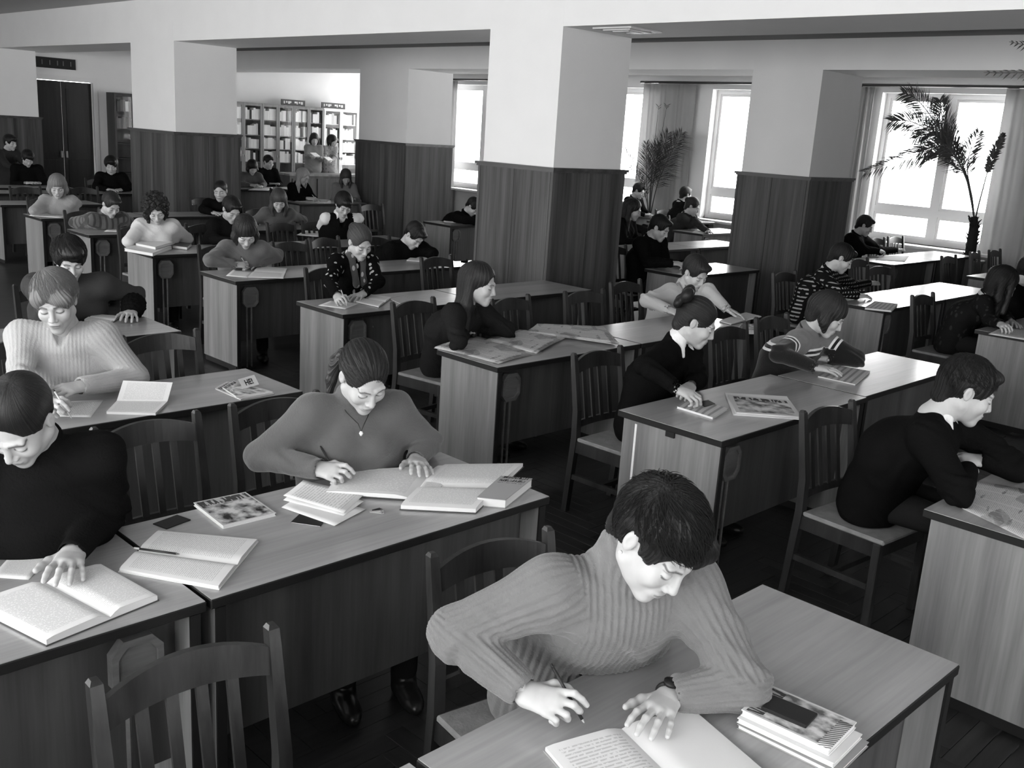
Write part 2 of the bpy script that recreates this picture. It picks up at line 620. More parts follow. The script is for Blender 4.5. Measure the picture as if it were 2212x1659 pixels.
# curtains and curtain rods along the window wall
M['curtain'] = plain('curtain_cloth', 0.55, 0.9, 0.1)
_cm = M['curtain'].node_tree
_tr = _cm.nodes.new('ShaderNodeBsdfTranslucent')
_tr.inputs[0].default_value = g3(0.5)
_mx = _cm.nodes.new('ShaderNodeMixShader')
_mx.inputs[0].default_value = 0.4
_cm.links.new(_cm.nodes['Principled BSDF'].outputs[0], _mx.inputs[1])
_cm.links.new(_tr.outputs[0], _mx.inputs[2])
_cm.links.new(_mx.outputs[0], _cm.nodes['Material Output'].inputs[0])


def curtain(y0, y1, label, tie=0.0):
    n, rows = 90, 14
    V, Fc = [], []
    ztop, zbot = 3.1, 0.12
    for j in range(rows + 1):
        v = j / rows
        for i in range(n + 1):
            u = i / n
            pinch = 1 - tie * math.sin(min(1, v * 1.2) * math.pi) * 0.5
            yy = (y0 + y1) / 2 + (u - 0.5) * (y1 - y0) * pinch
            dx = 0.03 * math.sin(u * 22 + 0.6 * math.sin(v * 2)) + 0.012 * math.sin(u * 57 + v)
            V.append((XW - 0.13 + dx, yy, ztop + (zbot - ztop) * v))
    for j in range(rows):
        for i in range(n):
            a = j * (n + 1) + i
            Fc.append((a, a + 1, a + n + 2, a + n + 1))
    o = mesh_np('curtain', np.array(V) - np.array([XW - 0.13, (y0 + y1) / 2, 0]), Fc, M['curtain'], None, True, (XW - 0.13, (y0 + y1) / 2, 0))
    so = o.modifiers.new('thick', 'SOLIDIFY')
    so.thickness = 0.004
    tag(o, label, 'curtain', 'long pale window curtains')


curtain(4.35, 5.62, 'long pale curtain beside the palm in the big window')
curtain(11.02, 12.22, 'long pale curtain behind the small palm fronds')
curtain(17.55, 18.25, 'long bright curtain between two panelled pillars')
curtain(7.62, 8.0, 'narrow pale curtain edge next to the panelled pillar')
for y0, y1, lb in ((4.2, 8.2, 'dark curtain rod above the window with the big palm'), (8.5, 12.3, 'dark curtain rod above the small palm'), (14.4, 18.2, 'dark curtain rod seen between two pillars')):
    o = MB().tube([(XW - 0.13, y0, 3.13), (XW - 0.13, y1, 3.13)], 0.022, 8)
    for yb in (y0 + 0.3, y1 - 0.3):
        o.box(XW - 0.14, yb - 0.01, 3.11, XW + 0.02, yb + 0.01, 3.15)
    tag(o.build('curtain_rod', plain('rod_dark', 0.06, 0.4), None), lb, 'curtain rod')

# square air vent in the soffit of the first beam
vt = empty('ceiling_vent', (7.08, 5.83, ZB1))
tag(vt, 'square grey air vent set in the beam soffit beside a pillar', 'vent')
M['vent'] = plain('vent_metal', 0.55, 0.4)
for i, (r0, r1, z) in enumerate(((0.17, 0.215, -0.012), (0.11, 0.15, -0.02), (0.05, 0.09, -0.026))):
    MB().box(-r1, -r1, z, r1, -r0, 0).box(-r1, r0, z, r1, r1, 0).box(-r1, -r0, z, -r0, r0, 0).box(r0, -r0, z, r1, r0, 0).build('vent_ring', M['vent'], vt)
MB().box(-0.17, -0.17, -0.003, 0.17, 0.17, -0.0005).build('vent_backing', M['dark'], vt)

# ------------------------------------------------------------------ desks
DESK = []      # (x0, y0, x1, y1)
TOPZ = 0.76


def desk(x, y, ln, wd, label, plaque=None, far=False):
    if plaque is None:
        plaque = 'l' if 3.5 < x < 4.5 or x in (8.2, 8.37, 8.36, 12.05, 12.56, 9.15) else ''
    root = empty('reading_desk', (x, y, 0))
    tag(root, label, 'desk', 'long wooden reading desks in rows')
    DESK.append((x, y, x + ln, y + wd))
    g = 0.004
    top = MB().box(g, 0, TOPZ - 0.032, ln - g, wd, TOPZ - 0.002, 0.003).build('desk_top_edging', M['edge'], root)
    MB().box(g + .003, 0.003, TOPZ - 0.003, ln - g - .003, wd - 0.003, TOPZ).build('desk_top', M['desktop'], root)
    for a in (0.022, ln - 0.05):
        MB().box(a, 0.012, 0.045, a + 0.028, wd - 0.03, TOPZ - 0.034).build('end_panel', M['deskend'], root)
        MB().box(a + 0.002, 0.03, 0, a + 0.026, wd - 0.05, 0.045).build('foot_rail', M['edge'], root)
        # dark corner strip on the front edge of the end panel
        MB().box(a - 0.001, 0.004, 0.02, a + 0.029, 0.012, TOPZ - 0.034).build('edge_strip', M['edge'], root)
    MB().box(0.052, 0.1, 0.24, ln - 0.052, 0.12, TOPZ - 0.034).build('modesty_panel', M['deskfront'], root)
    if plaque:
        # octagonal wooden plate on two thin rods below the top
        cx, cz, r_ = (0.16 if plaque == 'l' else ln - 0.19), 0.615, 0.075
        o8 = [(cx + r_ * (1 if abs(a) > .5 else .62) * 1.0 * sx, 0) for a, sx in ()]
        pts = []
        for sx, sz in ((1, .55), (.55, 1), (-.55, 1), (-1, .55), (-1, -.55), (-.55, -1), (.55, -1), (1, -.55)):
            pts.append((cx + sx * r_ * 0.95, cz + sz * r_ * 1.12))
        pl = MB().prism([(p[0], p[1]) for p in pts], 1, 0.035, 0.06).build('octagonal_plate', M['plaque'], root)
        pin = [(cx + (p[0] - cx) * 0.76, cz + (p[1] - cz) * 0.76) for p in pts]
        mm = MB()
        for i in range(8):
            a0, a1, b0, b1 = pts[i], pts[(i + 1) % 8], pin[i], pin[(i + 1) % 8]
            mm.add([(a0[0], .035, a0[1]), (a1[0], .035, a1[1]), (b1[0], .035, b1[1]), (b0[0], .035, b0[1]),
                    (a0[0], .026, a0[1]), (a1[0], .026, a1[1]), (b1[0], .026, b1[1]), (b0[0], .026, b0[1])],
                   [(0, 1, 5, 4), (2, 3, 7, 6), (4, 5, 6, 7), (1, 2, 6, 5), (3, 0, 4, 7)])
        mm.build('plate_rim', M['plaque'], pl)
        for dx in (-0.022, 0.02):
            MB().tube([(cx + dx, 0.055, 0.02), (cx + dx, 0.055, cz - 0.05)], 0.008, 6).build('rod', M['plaque'], root)
        MB().box(cx - 0.05, 0.03, 0, cx + 0.05, 0.09, 0.02).build('rod_foot', M['edge'], root)
    return root


# x, y, length, width, label
desk(1.21, 0.80, 1.39, 0.61, 'front desk where the girl in the ribbed turtleneck writes', False)
desk(-0.19, 0.80, 1.39, 0.61, 'empty neighbouring front desk of which one corner shows')
desk(1.225, 2.325, 1.385, 0.63, 'desk with large open books where the girl with the pendant writes')
desk(-0.17, 2.325, 1.39, 0.63, 'desk under the black sweatered man with a thick open book', 'r')
desk(1.47, 4.06, 1.19, 0.55, 'desk with a propped open book before the fair haired young man')
desk(0.08, 4.06, 1.38, 0.55, 'desk continuing the fair haired young man row out of frame')
desk(1.45, 5.63, 1.36, 0.52, 'desk under the young man with black fur cuffs')
desk(1.42, 7.2, 1.3, 0.56, 'empty desk behind the young man with fur cuffs') if False else None
d6 = desk(3.77, 2.345, 1.44, 0.615, 'desk with magazine and notebook before the girl with the hair bow')
MB().box(0.019, 0.5, 0.42, 0.022, 0.512, 0.71).build('pale_strip', M['whitepaint'], d6)
MB().box(0.01, 0.27, 0.7, 0.024, 0.32, 0.727).build('bracket', M['dark'], d6)
desk(5.215, 2.36, 1.32, 0.56, 'glossy desk reaching past the striped sweater woman')
desk(3.86, 3.925, 1.33, 0.535, 'desk spread with newspapers before the long haired woman in a dark jacket')
desk(5.195, 3.925, 1.36, 0.56, 'desk before the woman in the pale striped jumper')
desk(4.0, 5.635, 1.33, 0.59, 'desk before the woman with the patterned scarf')
desk(5.335, 5.635, 1.33, 0.59, 'empty glossy desk beside the patterned scarf woman')
desk(4.05, 7.19, 1.33, 0.6, 'desk before the bob haired girl in a grey jumper')
desk(5.385, 7.19, 1.33, 0.6, 'desk of the man in black bending low beside the pillar')
desk(4.105, 8.81, 1.33, 0.58, 'desk with thick books before the curly haired woman in white')
desk(5.44, 8.81, 1.4, 0.58, 'desk before the man with white shirt sleeves and dark vest')
desk(4.18, 10.4, 1.33, 0.58, 'desk before the young man in a striped shirt')
desk(5.52, 10.4, 1.5, 0.58, 'desk before the woman with loose shoulder length hair', False)
desk(4.29, 12.02, 1.33, 0.58, 'desk before the pale sweatered woman with bobbed hair')
desk(5.63, 12.02, 1.5, 0.58, 'desk before the bearded man in black', False)
desk(4.4, 13.7, 1.33, 0.58, 'dim empty desk in the far dark corner', False)
desk(4.6, 15.4, 1.4, 0.58, 'dim desk with papers in the far dark corner', False)
desk(6.1, 15.4, 1.4, 0.58, 'dim desk before the dark haired man beside the pillar', False)
desk(5.0, 16.4, 1.4, 0.55, 'dim desk before the two people near the dark door', False)
desk(3.7, 0.79, 1.36, 0.59, 'desk with a newspaper before the stooping dark haired man')
desk(8.2, 2.3, 1.36, 0.6, 'desk before the girl with very long dark hair')
desk(9.57, 2.3, 1.36, 0.6, 'desk next to the girl with very long dark hair')
desk(8.37, 3.74, 1.31, 0.6, 'glossy desk before the man in the plaid shirt')
desk(9.685, 3.74, 1.31, 0.6, 'glossy empty desk next to the plaid shirted man')
desk(8.36, 5.8, 1.33, 0.58, 'desk before the man in the black suit')
desk(9.5, 7.4, 1.33, 0.58, 'glossy desk before the girl with long black hair')
desk(9.15, 10.4, 1.33, 0.58, 'desk with an open book half hidden by the pillar')
desk(8.8, 13.62, 1.33, 0.58, 'desk before the blonde woman in black', False)
desk(10.0, 13.0, 0.5, 0.5, '', False) if False else None
desk(9.2, 16.4, 1.7, 0.58, 'desk shared by two readers before the service counter', False)
desk(12.05, 5.36, 1.3, 0.6, 'bright desk before the man in black by the big window')
desk(13.355, 5.36, 1.3, 0.6, 'bright empty desk under the big window')
desk(12.0, 3.85, 1.35, 0.6, 'desk by the curtain with several empty chairs')
desk(13.36, 3.85, 1.35, 0.6, 'far desk by the curtain at the frame edge')
desk(12.56, 8.56, 1.3, 0.56, 'bright desk before the woman chewing her pen')
desk(10.84, 7.4, 1.2, 0.58, 'bright empty desk behind the pillar near the windows')
desk(13.5, 9.85, 1.3, 0.5, 'bright desk beside the small palm')
desk(13.42, 10.95, 1.3, 0.5, 'bright desk before the man next to the small palm')

# ------------------------------------------------------------------ chairs
def make_chair():
    """wooden chair, origin on the floor below the seat centre, sitter faces -Y"""
    root = empty('library_chair')
    hw, by, fy = 0.205, 0.2, -0.2

    def post(sx):
        m = MB()
        # back post: square section, raked above the seat, worn rounded top
        prof = [(0.0, 0.235, 0.017), (0.44, 0.2, 0.019), (0.6, 0.205, 0.018), (0.86, 0.25, 0.015), (0.905, 0.258, 0.014), (0.915, 0.26, 0.008)]
        rings = []
        for z, yy, r_ in prof:
            rings += [(sx * hw - r_, yy - r_, z), (sx * hw + r_, yy - r_, z), (sx * hw + r_, yy + r_, z), (sx * hw - r_, yy + r_, z)]
        fs = []
        for i in range(len(prof) - 1):
            for k in range(4):
                a, b = 4 * i + k, 4 * i + (k + 1) % 4
                fs.append((a, b, b + 4, a + 4))
        fs += [(3, 2, 1, 0), tuple(range(len(rings) - 4, len(rings)))]
        return m.add(rings, fs)

    for sx in (-1, 1):
        post(sx).build('back_post', M['chair'], root)
        MB().box(sx * hw - 0.018, fy - 0.018, 0, sx * hw + 0.018, fy + 0.018, 0.425, 0.004).build('front_leg', M['chair'], root)
        MB().box(sx * hw - 0.01, fy, 0.2, sx * hw + 0.01, 0.21, 0.228).build('stretcher', M['chair'], root)
        MB().box(sx * hw - 0.011, fy + .018, 0.36, sx * hw + 0.011, 0.19, 0.425).build('seat_rail', M['chair'], root)
    MB().box(-hw + .018, fy - 0.011, 0.36, hw - .018, fy + 0.011, 0.425).build('seat_rail', M['chair'], root)
    MB().box(-hw + .018, 0.19, 0.36, hw - .018, 0.21, 0.425).build('seat_rail', M['chair'], root)
    MB().box(-hw, -0.01, 0.2, hw, 0.012, 0.226).build('stretcher', M['chair'], root)
    MB().box(-hw - 0.012, fy - 0.03, 0.425, hw + 0.012, 0.182, 0.447, 0.006).build('seat', M['seat'], root)

    def rail(z0, z1, arch, y0, bow, th):
        m = MB()
        n = 12
        V, fs = [], []
        for i in range(n + 1):
            u = -1 + 2 * i / n
            x = u * (hw - 0.014)
            bo = bow * (1 - u * u)
            zt = z1 + arch * (1 - u * u)
            zb = z0 + arch * 0.45 * (1 - u * u)
            for (yy, zz) in ((y0 + bo - th, zb), (y0 + bo + th, zb), (y0 + bo + th + .008, zt), (y0 + bo - th + .008, zt)):
                V.append((x, yy, zz))
        for i in range(n):
            for k in range(4):
                a, b = 4 * i + k, 4 * i + (k + 1) % 4
                fs.append((a, a + 4, b + 4, b))
        fs += [(0, 1, 2, 3), (4 * n + 3, 4 * n + 2, 4 * n + 1, 4 * n)]
        return m.add(V, fs)

    rail(0.795, 0.865, 0.035, 0.243, 0.03, 0.009).build('top_rail', M['chair'], root)
    rail(0.5, 0.535, 0.0, 0.2, 0.02, 0.008).build('lower_rail', M['chair'], root)
    for u in (-0.52, -0.17, 0.17, 0.52):
        x = u * hw
        b0, b1 = 0.2 + 0.02 * (1 - u * u), 0.243 + 0.03 * (1 - u * u)
        m = MB()
        m.add([(x - 0.014, b0 - 0.005, 0.53), (x + 0.014, b0 - 0.005, 0.53), (x + 0.014, b0 + 0.005, 0.53), (x - 0.014, b0 + 0.005, 0.53),
               (x - 0.014, b1 - 0.005, 0.815), (x + 0.014, b1 - 0.005, 0.815), (x + 0.014, b1 + 0.005, 0.815), (x - 0.014, b1 + 0.005, 0.815)],
              [(0, 3, 2, 1), (4, 5, 6, 7), (0, 1, 5, 4), (1, 2, 6, 5), (2, 3, 7, 6), (3, 0, 4, 7)])
        m.build('slat', M['chair'], root)
    return root


CHAIR0 = make_chair()
CHAIRS = []
_first = [True]


def chair(x, y, label, rz=0.0):
    """x, y: middle of the chair back's top on the floor plan"""
    r_ = CHAIR0 if _first[0] else copy_tree(CHAIR0)
    _first[0] = False
    r_.location = (x + 0.25 * math.sin(rz), y - 0.25 * math.cos(rz), 0)
    r_.rotation_euler = (0, 0, rz)
    tag(r_, label, 'chair', 'dark wooden library chairs')
    CHAIRS.append(r_)
    return r_


chair(0.93, 1.86, 'empty slatted chair at the bottom before the black sweatered man desk', -0.04)
chair(1.9, 1.9, 'chair behind the girl in the ribbed turtleneck', -0.16)
chair(1.62, 3.54, 'empty chair between the two front rows beside the pendant girl', 0.02)
chair(2.3, 3.56, 'chair behind the girl with the pendant')
chair(0.85, 3.5, 'chair behind the black sweatered man')
chair(2.37, 4.99, 'empty chair behind the desk with the propped book', -0.02)
chair(1.75, 5.2, 'chair behind the fair haired young man')
chair(2.4, 6.75, 'chair behind the young man with fur cuffs')
chair(4.23, 3.49, 'chair behind the girl with the hair bow', 0.02)
chair(5.5, 3.55, 'chair behind the woman in the striped sweater')
chair(6.3, 3.62, 'empty chair next to the woman in the striped sweater')
chair(4.3, 5.22, 'chair with a pale seat behind the long haired woman in the jacket', 0.15)
chair(5.04, 5.02, 'empty chair against the big pillar beside the long haired woman', 0.1)
chair(5.83, 5.0, 'empty chair in front of the big panelled pillar', -0.08)
chair(6.58, 5.2, 'chair behind the woman in the pale striped jumper', 0.05)
chair(4.28, 2.1, 'chair behind the stooping man at the newspaper desk', -0.08)
chair(4.65, 6.75, 'chair behind the woman with the patterned scarf')
chair(6.0, 6.98, 'empty chair beside the woman with the patterned scarf', 0.15)
chair(4.55, 8.3, 'chair behind the bob haired girl in grey')
chair(5.3, 8.35, 'empty chair next to the bob haired girl in grey', 0.1)
chair(5.83, 8.55, 'empty chair in front of the man with white sleeves', 0.2)
chair(6.45, 8.35, 'chair behind the man in black bending low')
chair(4.45, 9.9, 'chair behind the curly haired woman in white')
chair(5.3, 9.95, 'chair behind the dark haired reader next to the curly woman')
chair(6.18, 9.93, 'empty chair beside the dark haired reader and the vest man', 0.2)
chair(6.75, 10.0, 'chair behind the man with white sleeves')
chair(4.6, 11.45, 'chair behind the young man in a striped shirt')
chair(6.8, 11.5, 'chair behind the woman with loose hair')
chair(4.7, 13.1, 'chair behind the pale sweatered bob haired woman')
chair(6.85, 13.1, 'chair behind the bearded man in black')
chair(8.95, 3.56, 'empty chair in front of the glossy desk by the long haired girl', -0.02)
chair(8.8, 4.95, 'chair behind the man in the plaid shirt')
chair(10.85, 5.23, 'empty chair with slatted back by the panelled pillar', -0.02)
chair(10.45, 4.78, 'empty chair turned at the glossy desk near the pillar', -0.25)
chair(8.8, 7.05, 'chair behind the man in the black suit')
chair(12.65, 4.93, 'empty chair behind the desk by the curtain', -0.02)
chair(13.67, 5.0, 'empty chair near the curtain', 0.1)
chair(14.38, 5.0, 'last empty chair near the curtain')
chair(12.7, 6.6, 'chair behind the man in black by the window')
chair(13.95, 6.5, 'empty chair silhouetted under the big window', -0.1)
chair(14.57, 6.5, 'second empty chair silhouetted under the big window', -0.1)
chair(8.7, 3.5, '', 0) if False else None
chair(9.0, 12.0, 'empty chair by the pillar facing the bright window gap')
chair(9.6, 13.0, 'chair back beside the pillar in the bright window gap') if False else None
chair(10.55, 8.75, 'chair behind the girl with long black hair')
chair(13.1, 9.6, 'chair behind the woman chewing her pen')
chair(14.4, 10.65, 'chair behind the man with back turned near the small palm')
chair(9.4, 14.75, 'chair behind the blonde woman')
chair(7.0, 16.55, 'chair behind the dark haired man beside the pillar') 
chair(10.0, 17.5, 'chair behind the dark haired far reader')
chair(5.1, 14.8, 'dim empty chair in the dark far corner', 0.05)
chair(5.9, 14.8, 'second dim empty chair in the dark far corner', -0.05)

# ------------------------------------------------------------------ parquet floor
flo = struct(MB().box(XL - 0.4, YF, -0.1, XW + 0.4, YB, -0.012).build('floor', M['parquet']))
PW, NP = 0.08, 5
near_, far_ = [], []
for i in range(-8, 190):
    for j in range(-8, 190):
        s_ = (i - j) % (2 * NP)
        if s_ not in (0, 2 * NP - 1):
            continue
        hor = s_ == 0
        cx, cy = (i + (NP / 2 if hor else 0.5)) * PW, (j + (0.5 if hor else NP / 2)) * PW
        if not in_frame((cx, cy, 0)):
            continue
        d_ = math.hypot(cx, cy)
        hid = any(a - 0.05 < cx < c + .05 and b - 0.1 < cy < e for a, b, c, e in DESK)
        (far_ if hid else near_).append((d_, cx, cy, hor))
near_.sort()
pmesh = {}
for hor in (True, False):
    a, b = (NP * PW / 2 - 0.001, PW / 2 - 0.001)
    m = MB().box(-a, -b, -0.012, a, b, 0.0, 0.0012)
    me = bpy.data.meshes.new('parquet_plank')
    me.from_pydata(m.v, [], m.f)
    me.materials.append(M['parquet'])
    pmesh[hor] = me
for d_, cx, cy, hor in near_[:300]:
    obj_from(pmesh[hor], 'parquet_plank', flo, (cx, cy, random.uniform(-0.0006, 0.0004)), (0, 0, 0 if hor else math.pi / 2))
rest = [q for q in near_[300:] + far_ if q[0] < 8.5]
m = MB()
for d_, cx, cy, hor in rest:
    a, b = (NP * PW / 2 - 0.001, PW / 2 - 0.001) if hor else (PW / 2 - 0.001, NP * PW / 2 - 0.001)
    z = random.uniform(-0.001, 0)
    m.add([(cx - a, cy - b, z), (cx + a, cy - b, z), (cx + a, cy + b, z), (cx - a, cy + b, z), (cx - a, cy - b, -.012), (cx + a, cy - b, -.012), (cx + a, cy + b, -.012), (cx - a, cy + b, -.012)],
          [(0, 1, 2, 3), (0, 4, 5, 1), (1, 5, 6, 2), (2, 6, 7, 3), (3, 7, 4, 0)])
o = m.build('parquet_planks', M['parquet'], flo)
o['kind'] = 'stuff'

# ------------------------------------------------------------------ implicit surfaces for people (smooth unions, meshed by surface nets)
class SDF:
    def __init__(s, lo, hi, h):
        s.lo, s.h = np.asarray(lo, float), h
        s.n = np.maximum(4, np.ceil((np.asarray(hi, float) - s.lo) / h).astype(int) + 1)
        s.d = np.full(s.n, 0.06, np.float32)
        s.ax = [(s.lo[i] + h * np.arange(s.n[i])).astype(np.float32) for i in range(3)]

    def _sub(s, lo, hi, mar):
        a = np.clip(np.floor((np.asarray(lo) - mar - s.lo) / s.h).astype(int), 0, s.n)
        b = np.clip(np.ceil((np.asarray(hi) + mar - s.lo) / s.h).astype(int) + 1, 0, s.n)
        if np.any(b <= a):
            return None, None
        sl = tuple(slice(a[i], b[i]) for i in range(3))
        return sl, (s.ax[0][sl[0]][:, None, None], s.ax[1][sl[1]][None, :, None], s.ax[2][sl[2]][None, None, :])

    def _comb(s, sl, dn, k, sub):
        a = s.d[sl]
        if sub:
            if k > 0:
                t = np.clip(0.5 - 0.5 * (a + dn) / k, 0, 1)
                s.d[sl] = a * (1 - t) - dn * t + k * t * (1 - t)
            else:
                s.d[sl] = np.maximum(a, -dn)
        elif k > 0:
            t = np.clip(0.5 + 0.5 * (a - dn) / k, 0, 1)
            s.d[sl] = a * (1 - t) + dn * t - k * t * (1 - t)
        else:
            s.d[sl] = np.minimum(a, dn)

    def cap(s, a, b, ra, rb, k=0.012, sub=False, u=None, fl=1.0):
        """tapered capsule; with u given the section is stretched by 1/fl across u"""
        a, b = np.asarray(a, float), np.asarray(b, float)
        r = max(ra, rb) / min(1.0, fl)
        sl, P = s._sub(np.minimum(a, b) - r, np.maximum(a, b) + r, k + 2 * s.h)
        if sl is None:
            return s
        ab = b - a
        L2 = max(float(ab @ ab), 1e-9)
        q = [P[i] - np.float32(a[i]) for i in range(3)]
        t = np.clip((q[0] * ab[0] + q[1] * ab[1] + q[2] * ab[2]) / L2, 0, 1)
        e = [q[i] - t * ab[i] for i in range(3)]
        d2 = e[0] ** 2 + e[1] ** 2 + e[2] ** 2
        if u is not None:
            u = np.asarray(u, float)
            eu = e[0] * u[0] + e[1] * u[1] + e[2] * u[2]
            d2 = d2 + (fl * fl - 1) * eu * eu
        s._comb(sl, (np.sqrt(np.maximum(d2, 0)) - (ra + (rb - ra) * t)).astype(np.float32), k, sub)
        return s

    def ell(s, c, r, k=0.012, sub=False, R=None):
        c, r = np.asarray(c, float), np.asarray(r, float)
        m = r if R is None else np.full(3, r.max())
        sl, P = s._sub(c - m, c + m, k + 2 * s.h)
        if sl is None:
            return s
        q = [P[i] - np.float32(c[i]) for i in range(3)]
        if R is not None:
            q = [q[0] * R[0][i] + q[1] * R[1][i] + q[2] * R[2][i] for i in range(3)]
        k0 = np.sqrt((q[0] / r[0]) ** 2 + (q[1] / r[1]) ** 2 + (q[2] / r[2]) ** 2)
        k1 = np.sqrt((q[0] / r[0] ** 2) ** 2 + (q[1] / r[1] ** 2) ** 2 + (q[2] / r[2] ** 2) ** 2) + 1e-6
        s._comb(sl, (k0 * (k0 - 1) / k1).astype(np.float32), k, sub)
        return s

    def plane_cut(s, p, n, k=0.0):
        """remove the side that n points to"""
        n = np.asarray(n, float); n = n / np.linalg.norm(n)
        P = (s.ax[0][:, None, None], s.ax[1][None, :, None], s.ax[2][None, None, :])
        dn = -((P[0] - p[0]) * n[0] + (P[1] - p[1]) * n[1] + (P[2] - p[2]) * n[2])
        s._comb((slice(None),) * 3, dn.astype(np.float32), k, True)
        return s

    def mesh(s):
        d = s.d
        d[0], d[-1] = 0.05, 0.05
        d[:, 0], d[:, -1] = 0.05, 0.05
        d[:, :, 0], d[:, :, -1] = 0.05, 0.05
        sg = d < 0
        cnt = np.zeros(np.array(d.shape) - 1, np.int8)
        for i in (0, 1):
            for j in (0, 1):
                for k in (0, 1):
                    cnt += sg[i:d.shape[0] - 1 + i, j:d.shape[1] - 1 + j, k:d.shape[2] - 1 + k]
        cell = np.argwhere((cnt > 0) & (cnt < 8))
        if len(cell) == 0:
            return np.zeros((0, 3)), np.zeros((0, 4), int)
        idx = np.full(cnt.shape, -1, np.int32)
        idx[tuple(cell.T)] = np.arange(len(cell))
        acc, num = np.zeros((len(cell), 3)), np.zeros(len(cell))
        for ax in range(3):
            o1, o2 = [q for q in range(3) if q != ax]
            for i in (0, 1):
                for j in (0, 1):
                    a = cell.copy(); a[:, o1] += i; a[:, o2] += j
                    b = a.copy(); b[:, ax] += 1
                    da, db = d[tuple(a.T)], d[tuple(b.T)]
                    m = (da < 0) != (db < 0)
                    t = np.where(m, da / np.where(m, da - db, 1), 0)
                    p = a.astype(float); p[:, ax] += t
                    acc[m] += p[m]; num[m] += 1
        V = acc / num[:, None] * s.h + s.lo
        quads = []
        for ax in range(3):
            o1, o2 = (ax + 1) % 3, (ax + 2) % 3
            sl0 = [slice(None)] * 3; sl1 = [slice(None)] * 3
            sl0[ax], sl1[ax] = slice(0, -1), slice(1, None)
            e = np.argwhere(sg[tuple(sl0)] != sg[tuple(sl1)])
            ok = (e[:, o1] > 0) & (e[:, o2] > 0) & (e[:, o1] < d.shape[o1] - 1) & (e[:, o2] < d.shape[o2] - 1)
            e = e[ok]
            ins = sg[tuple(e.T)]
            c = []
            for (i, j) in ((0, 0), (-1, 0), (-1, -1), (0, -1)):
                g = e.copy(); g[:, o1] += i; g[:, o2] += j
                c.append(idx[tuple(g.T)])
            q = np.stack(c, 1)
            q[~ins] = q[~ins][:, ::-1]
            quads.append(q)
        Q = np.concatenate(quads)
        return V, Q[(Q >= 0).all(1)]


def vnormals(V, Q):
    n = np.cross(V[Q[:, 2]] - V[Q[:, 0]], V[Q[:, 3]] - V[Q[:, 1]])
    N = np.zeros_like(V)
    for k in range(4):
        np.add.at(N, Q[:, k], n)
    return N / (np.linalg.norm(N, axis=1, keepdims=True) + 1e-12)


def smooth_np(V, Q, it=1, f=0.5):
    for _ in range(it):
        A, c = np.zeros_like(V), np.zeros(len(V))
        for k in range(4):
            a, b = Q[:, k], Q[:, (k + 1) % 4]
            np.add.at(A, a, V[b]); np.add.at(c, a, 1)
            np.add.at(A, b, V[a]); np.add.at(c, b, 1)
        V = V + f * (A / np.maximum(c, 1)[:, None] - V)
    return V


def set_attr(o, name, vals):
    a = o.data.attributes.new(name, 'FLOAT', 'POINT')
    a.data.foreach_set('value', np.asarray(vals, np.float32))


# ------------------------------------------------------------------ people materials
def skin_mat():
    m, n, L, b = nt('skin')
    at_ = n.new('ShaderNodeAttribute'); at_.attribute_name = 'tone'
    no = n.new('ShaderNodeTexNoise'); no.inputs['Scale'].default_value = 25
    mr = n.new('ShaderNodeMapRange'); mr.inputs['To Min'].default_value = 0.4; mr.inputs['To Max'].default_value = 0.48
    L.new(no.outputs['Fac'], mr.inputs['Value'])
    mu = n.new('ShaderNodeMath'); mu.operation = 'MULTIPLY'
    L.new(at_.outputs['Fac'], mu.inputs[0]); L.new(mr.outputs[0], mu.inputs[1])
    L.new(mu.outputs[0], b.inputs['Base Color'])
    b.inputs['Roughness'].default_value = 0.5
    b.inputs['Specular IOR Level'].default_value = 0.35
    return m


def hair_mat(name, v, hi):
    m, n, L, b = nt(name)
    at_ = n.new('ShaderNodeAttribute'); at_.attribute_name = 'strand'
    no = n.new('ShaderNodeTexNoise'); no.noise_dimensions = '1D'
    no.inputs['Scale'].default_value = 22
    no.inputs['Detail'].default_value = 4
    no.inputs['Roughness'].default_value = 0.7
    L.new(at_.outputs['Fac'], no.inputs['W'])
    mr = n.new('ShaderNodeMapRange')
    mr.inputs['From Min'].default_value = 0.3; mr.inputs['From Max'].default_value = 0.7
    mr.inputs['To Min'].default_value = v; mr.inputs['To Max'].default_value = hi
    L.new(no.outputs['Fac'], mr.inputs['Value']); L.new(mr.outputs[0], b.inputs['Base Color'])
    bu = n.new('ShaderNodeBump'); bu.inputs['Strength'].default_value = 0.6; bu.inputs['Distance'].default_value = 0.006
    L.new(no.outputs['Fac'], bu.inputs['Height']); L.new(bu.outputs[0], b.inputs['Normal'])
    b.inputs['Roughness'].default_value = 0.42
    b.inputs['Specular IOR Level'].default_value = 0.3
    return m


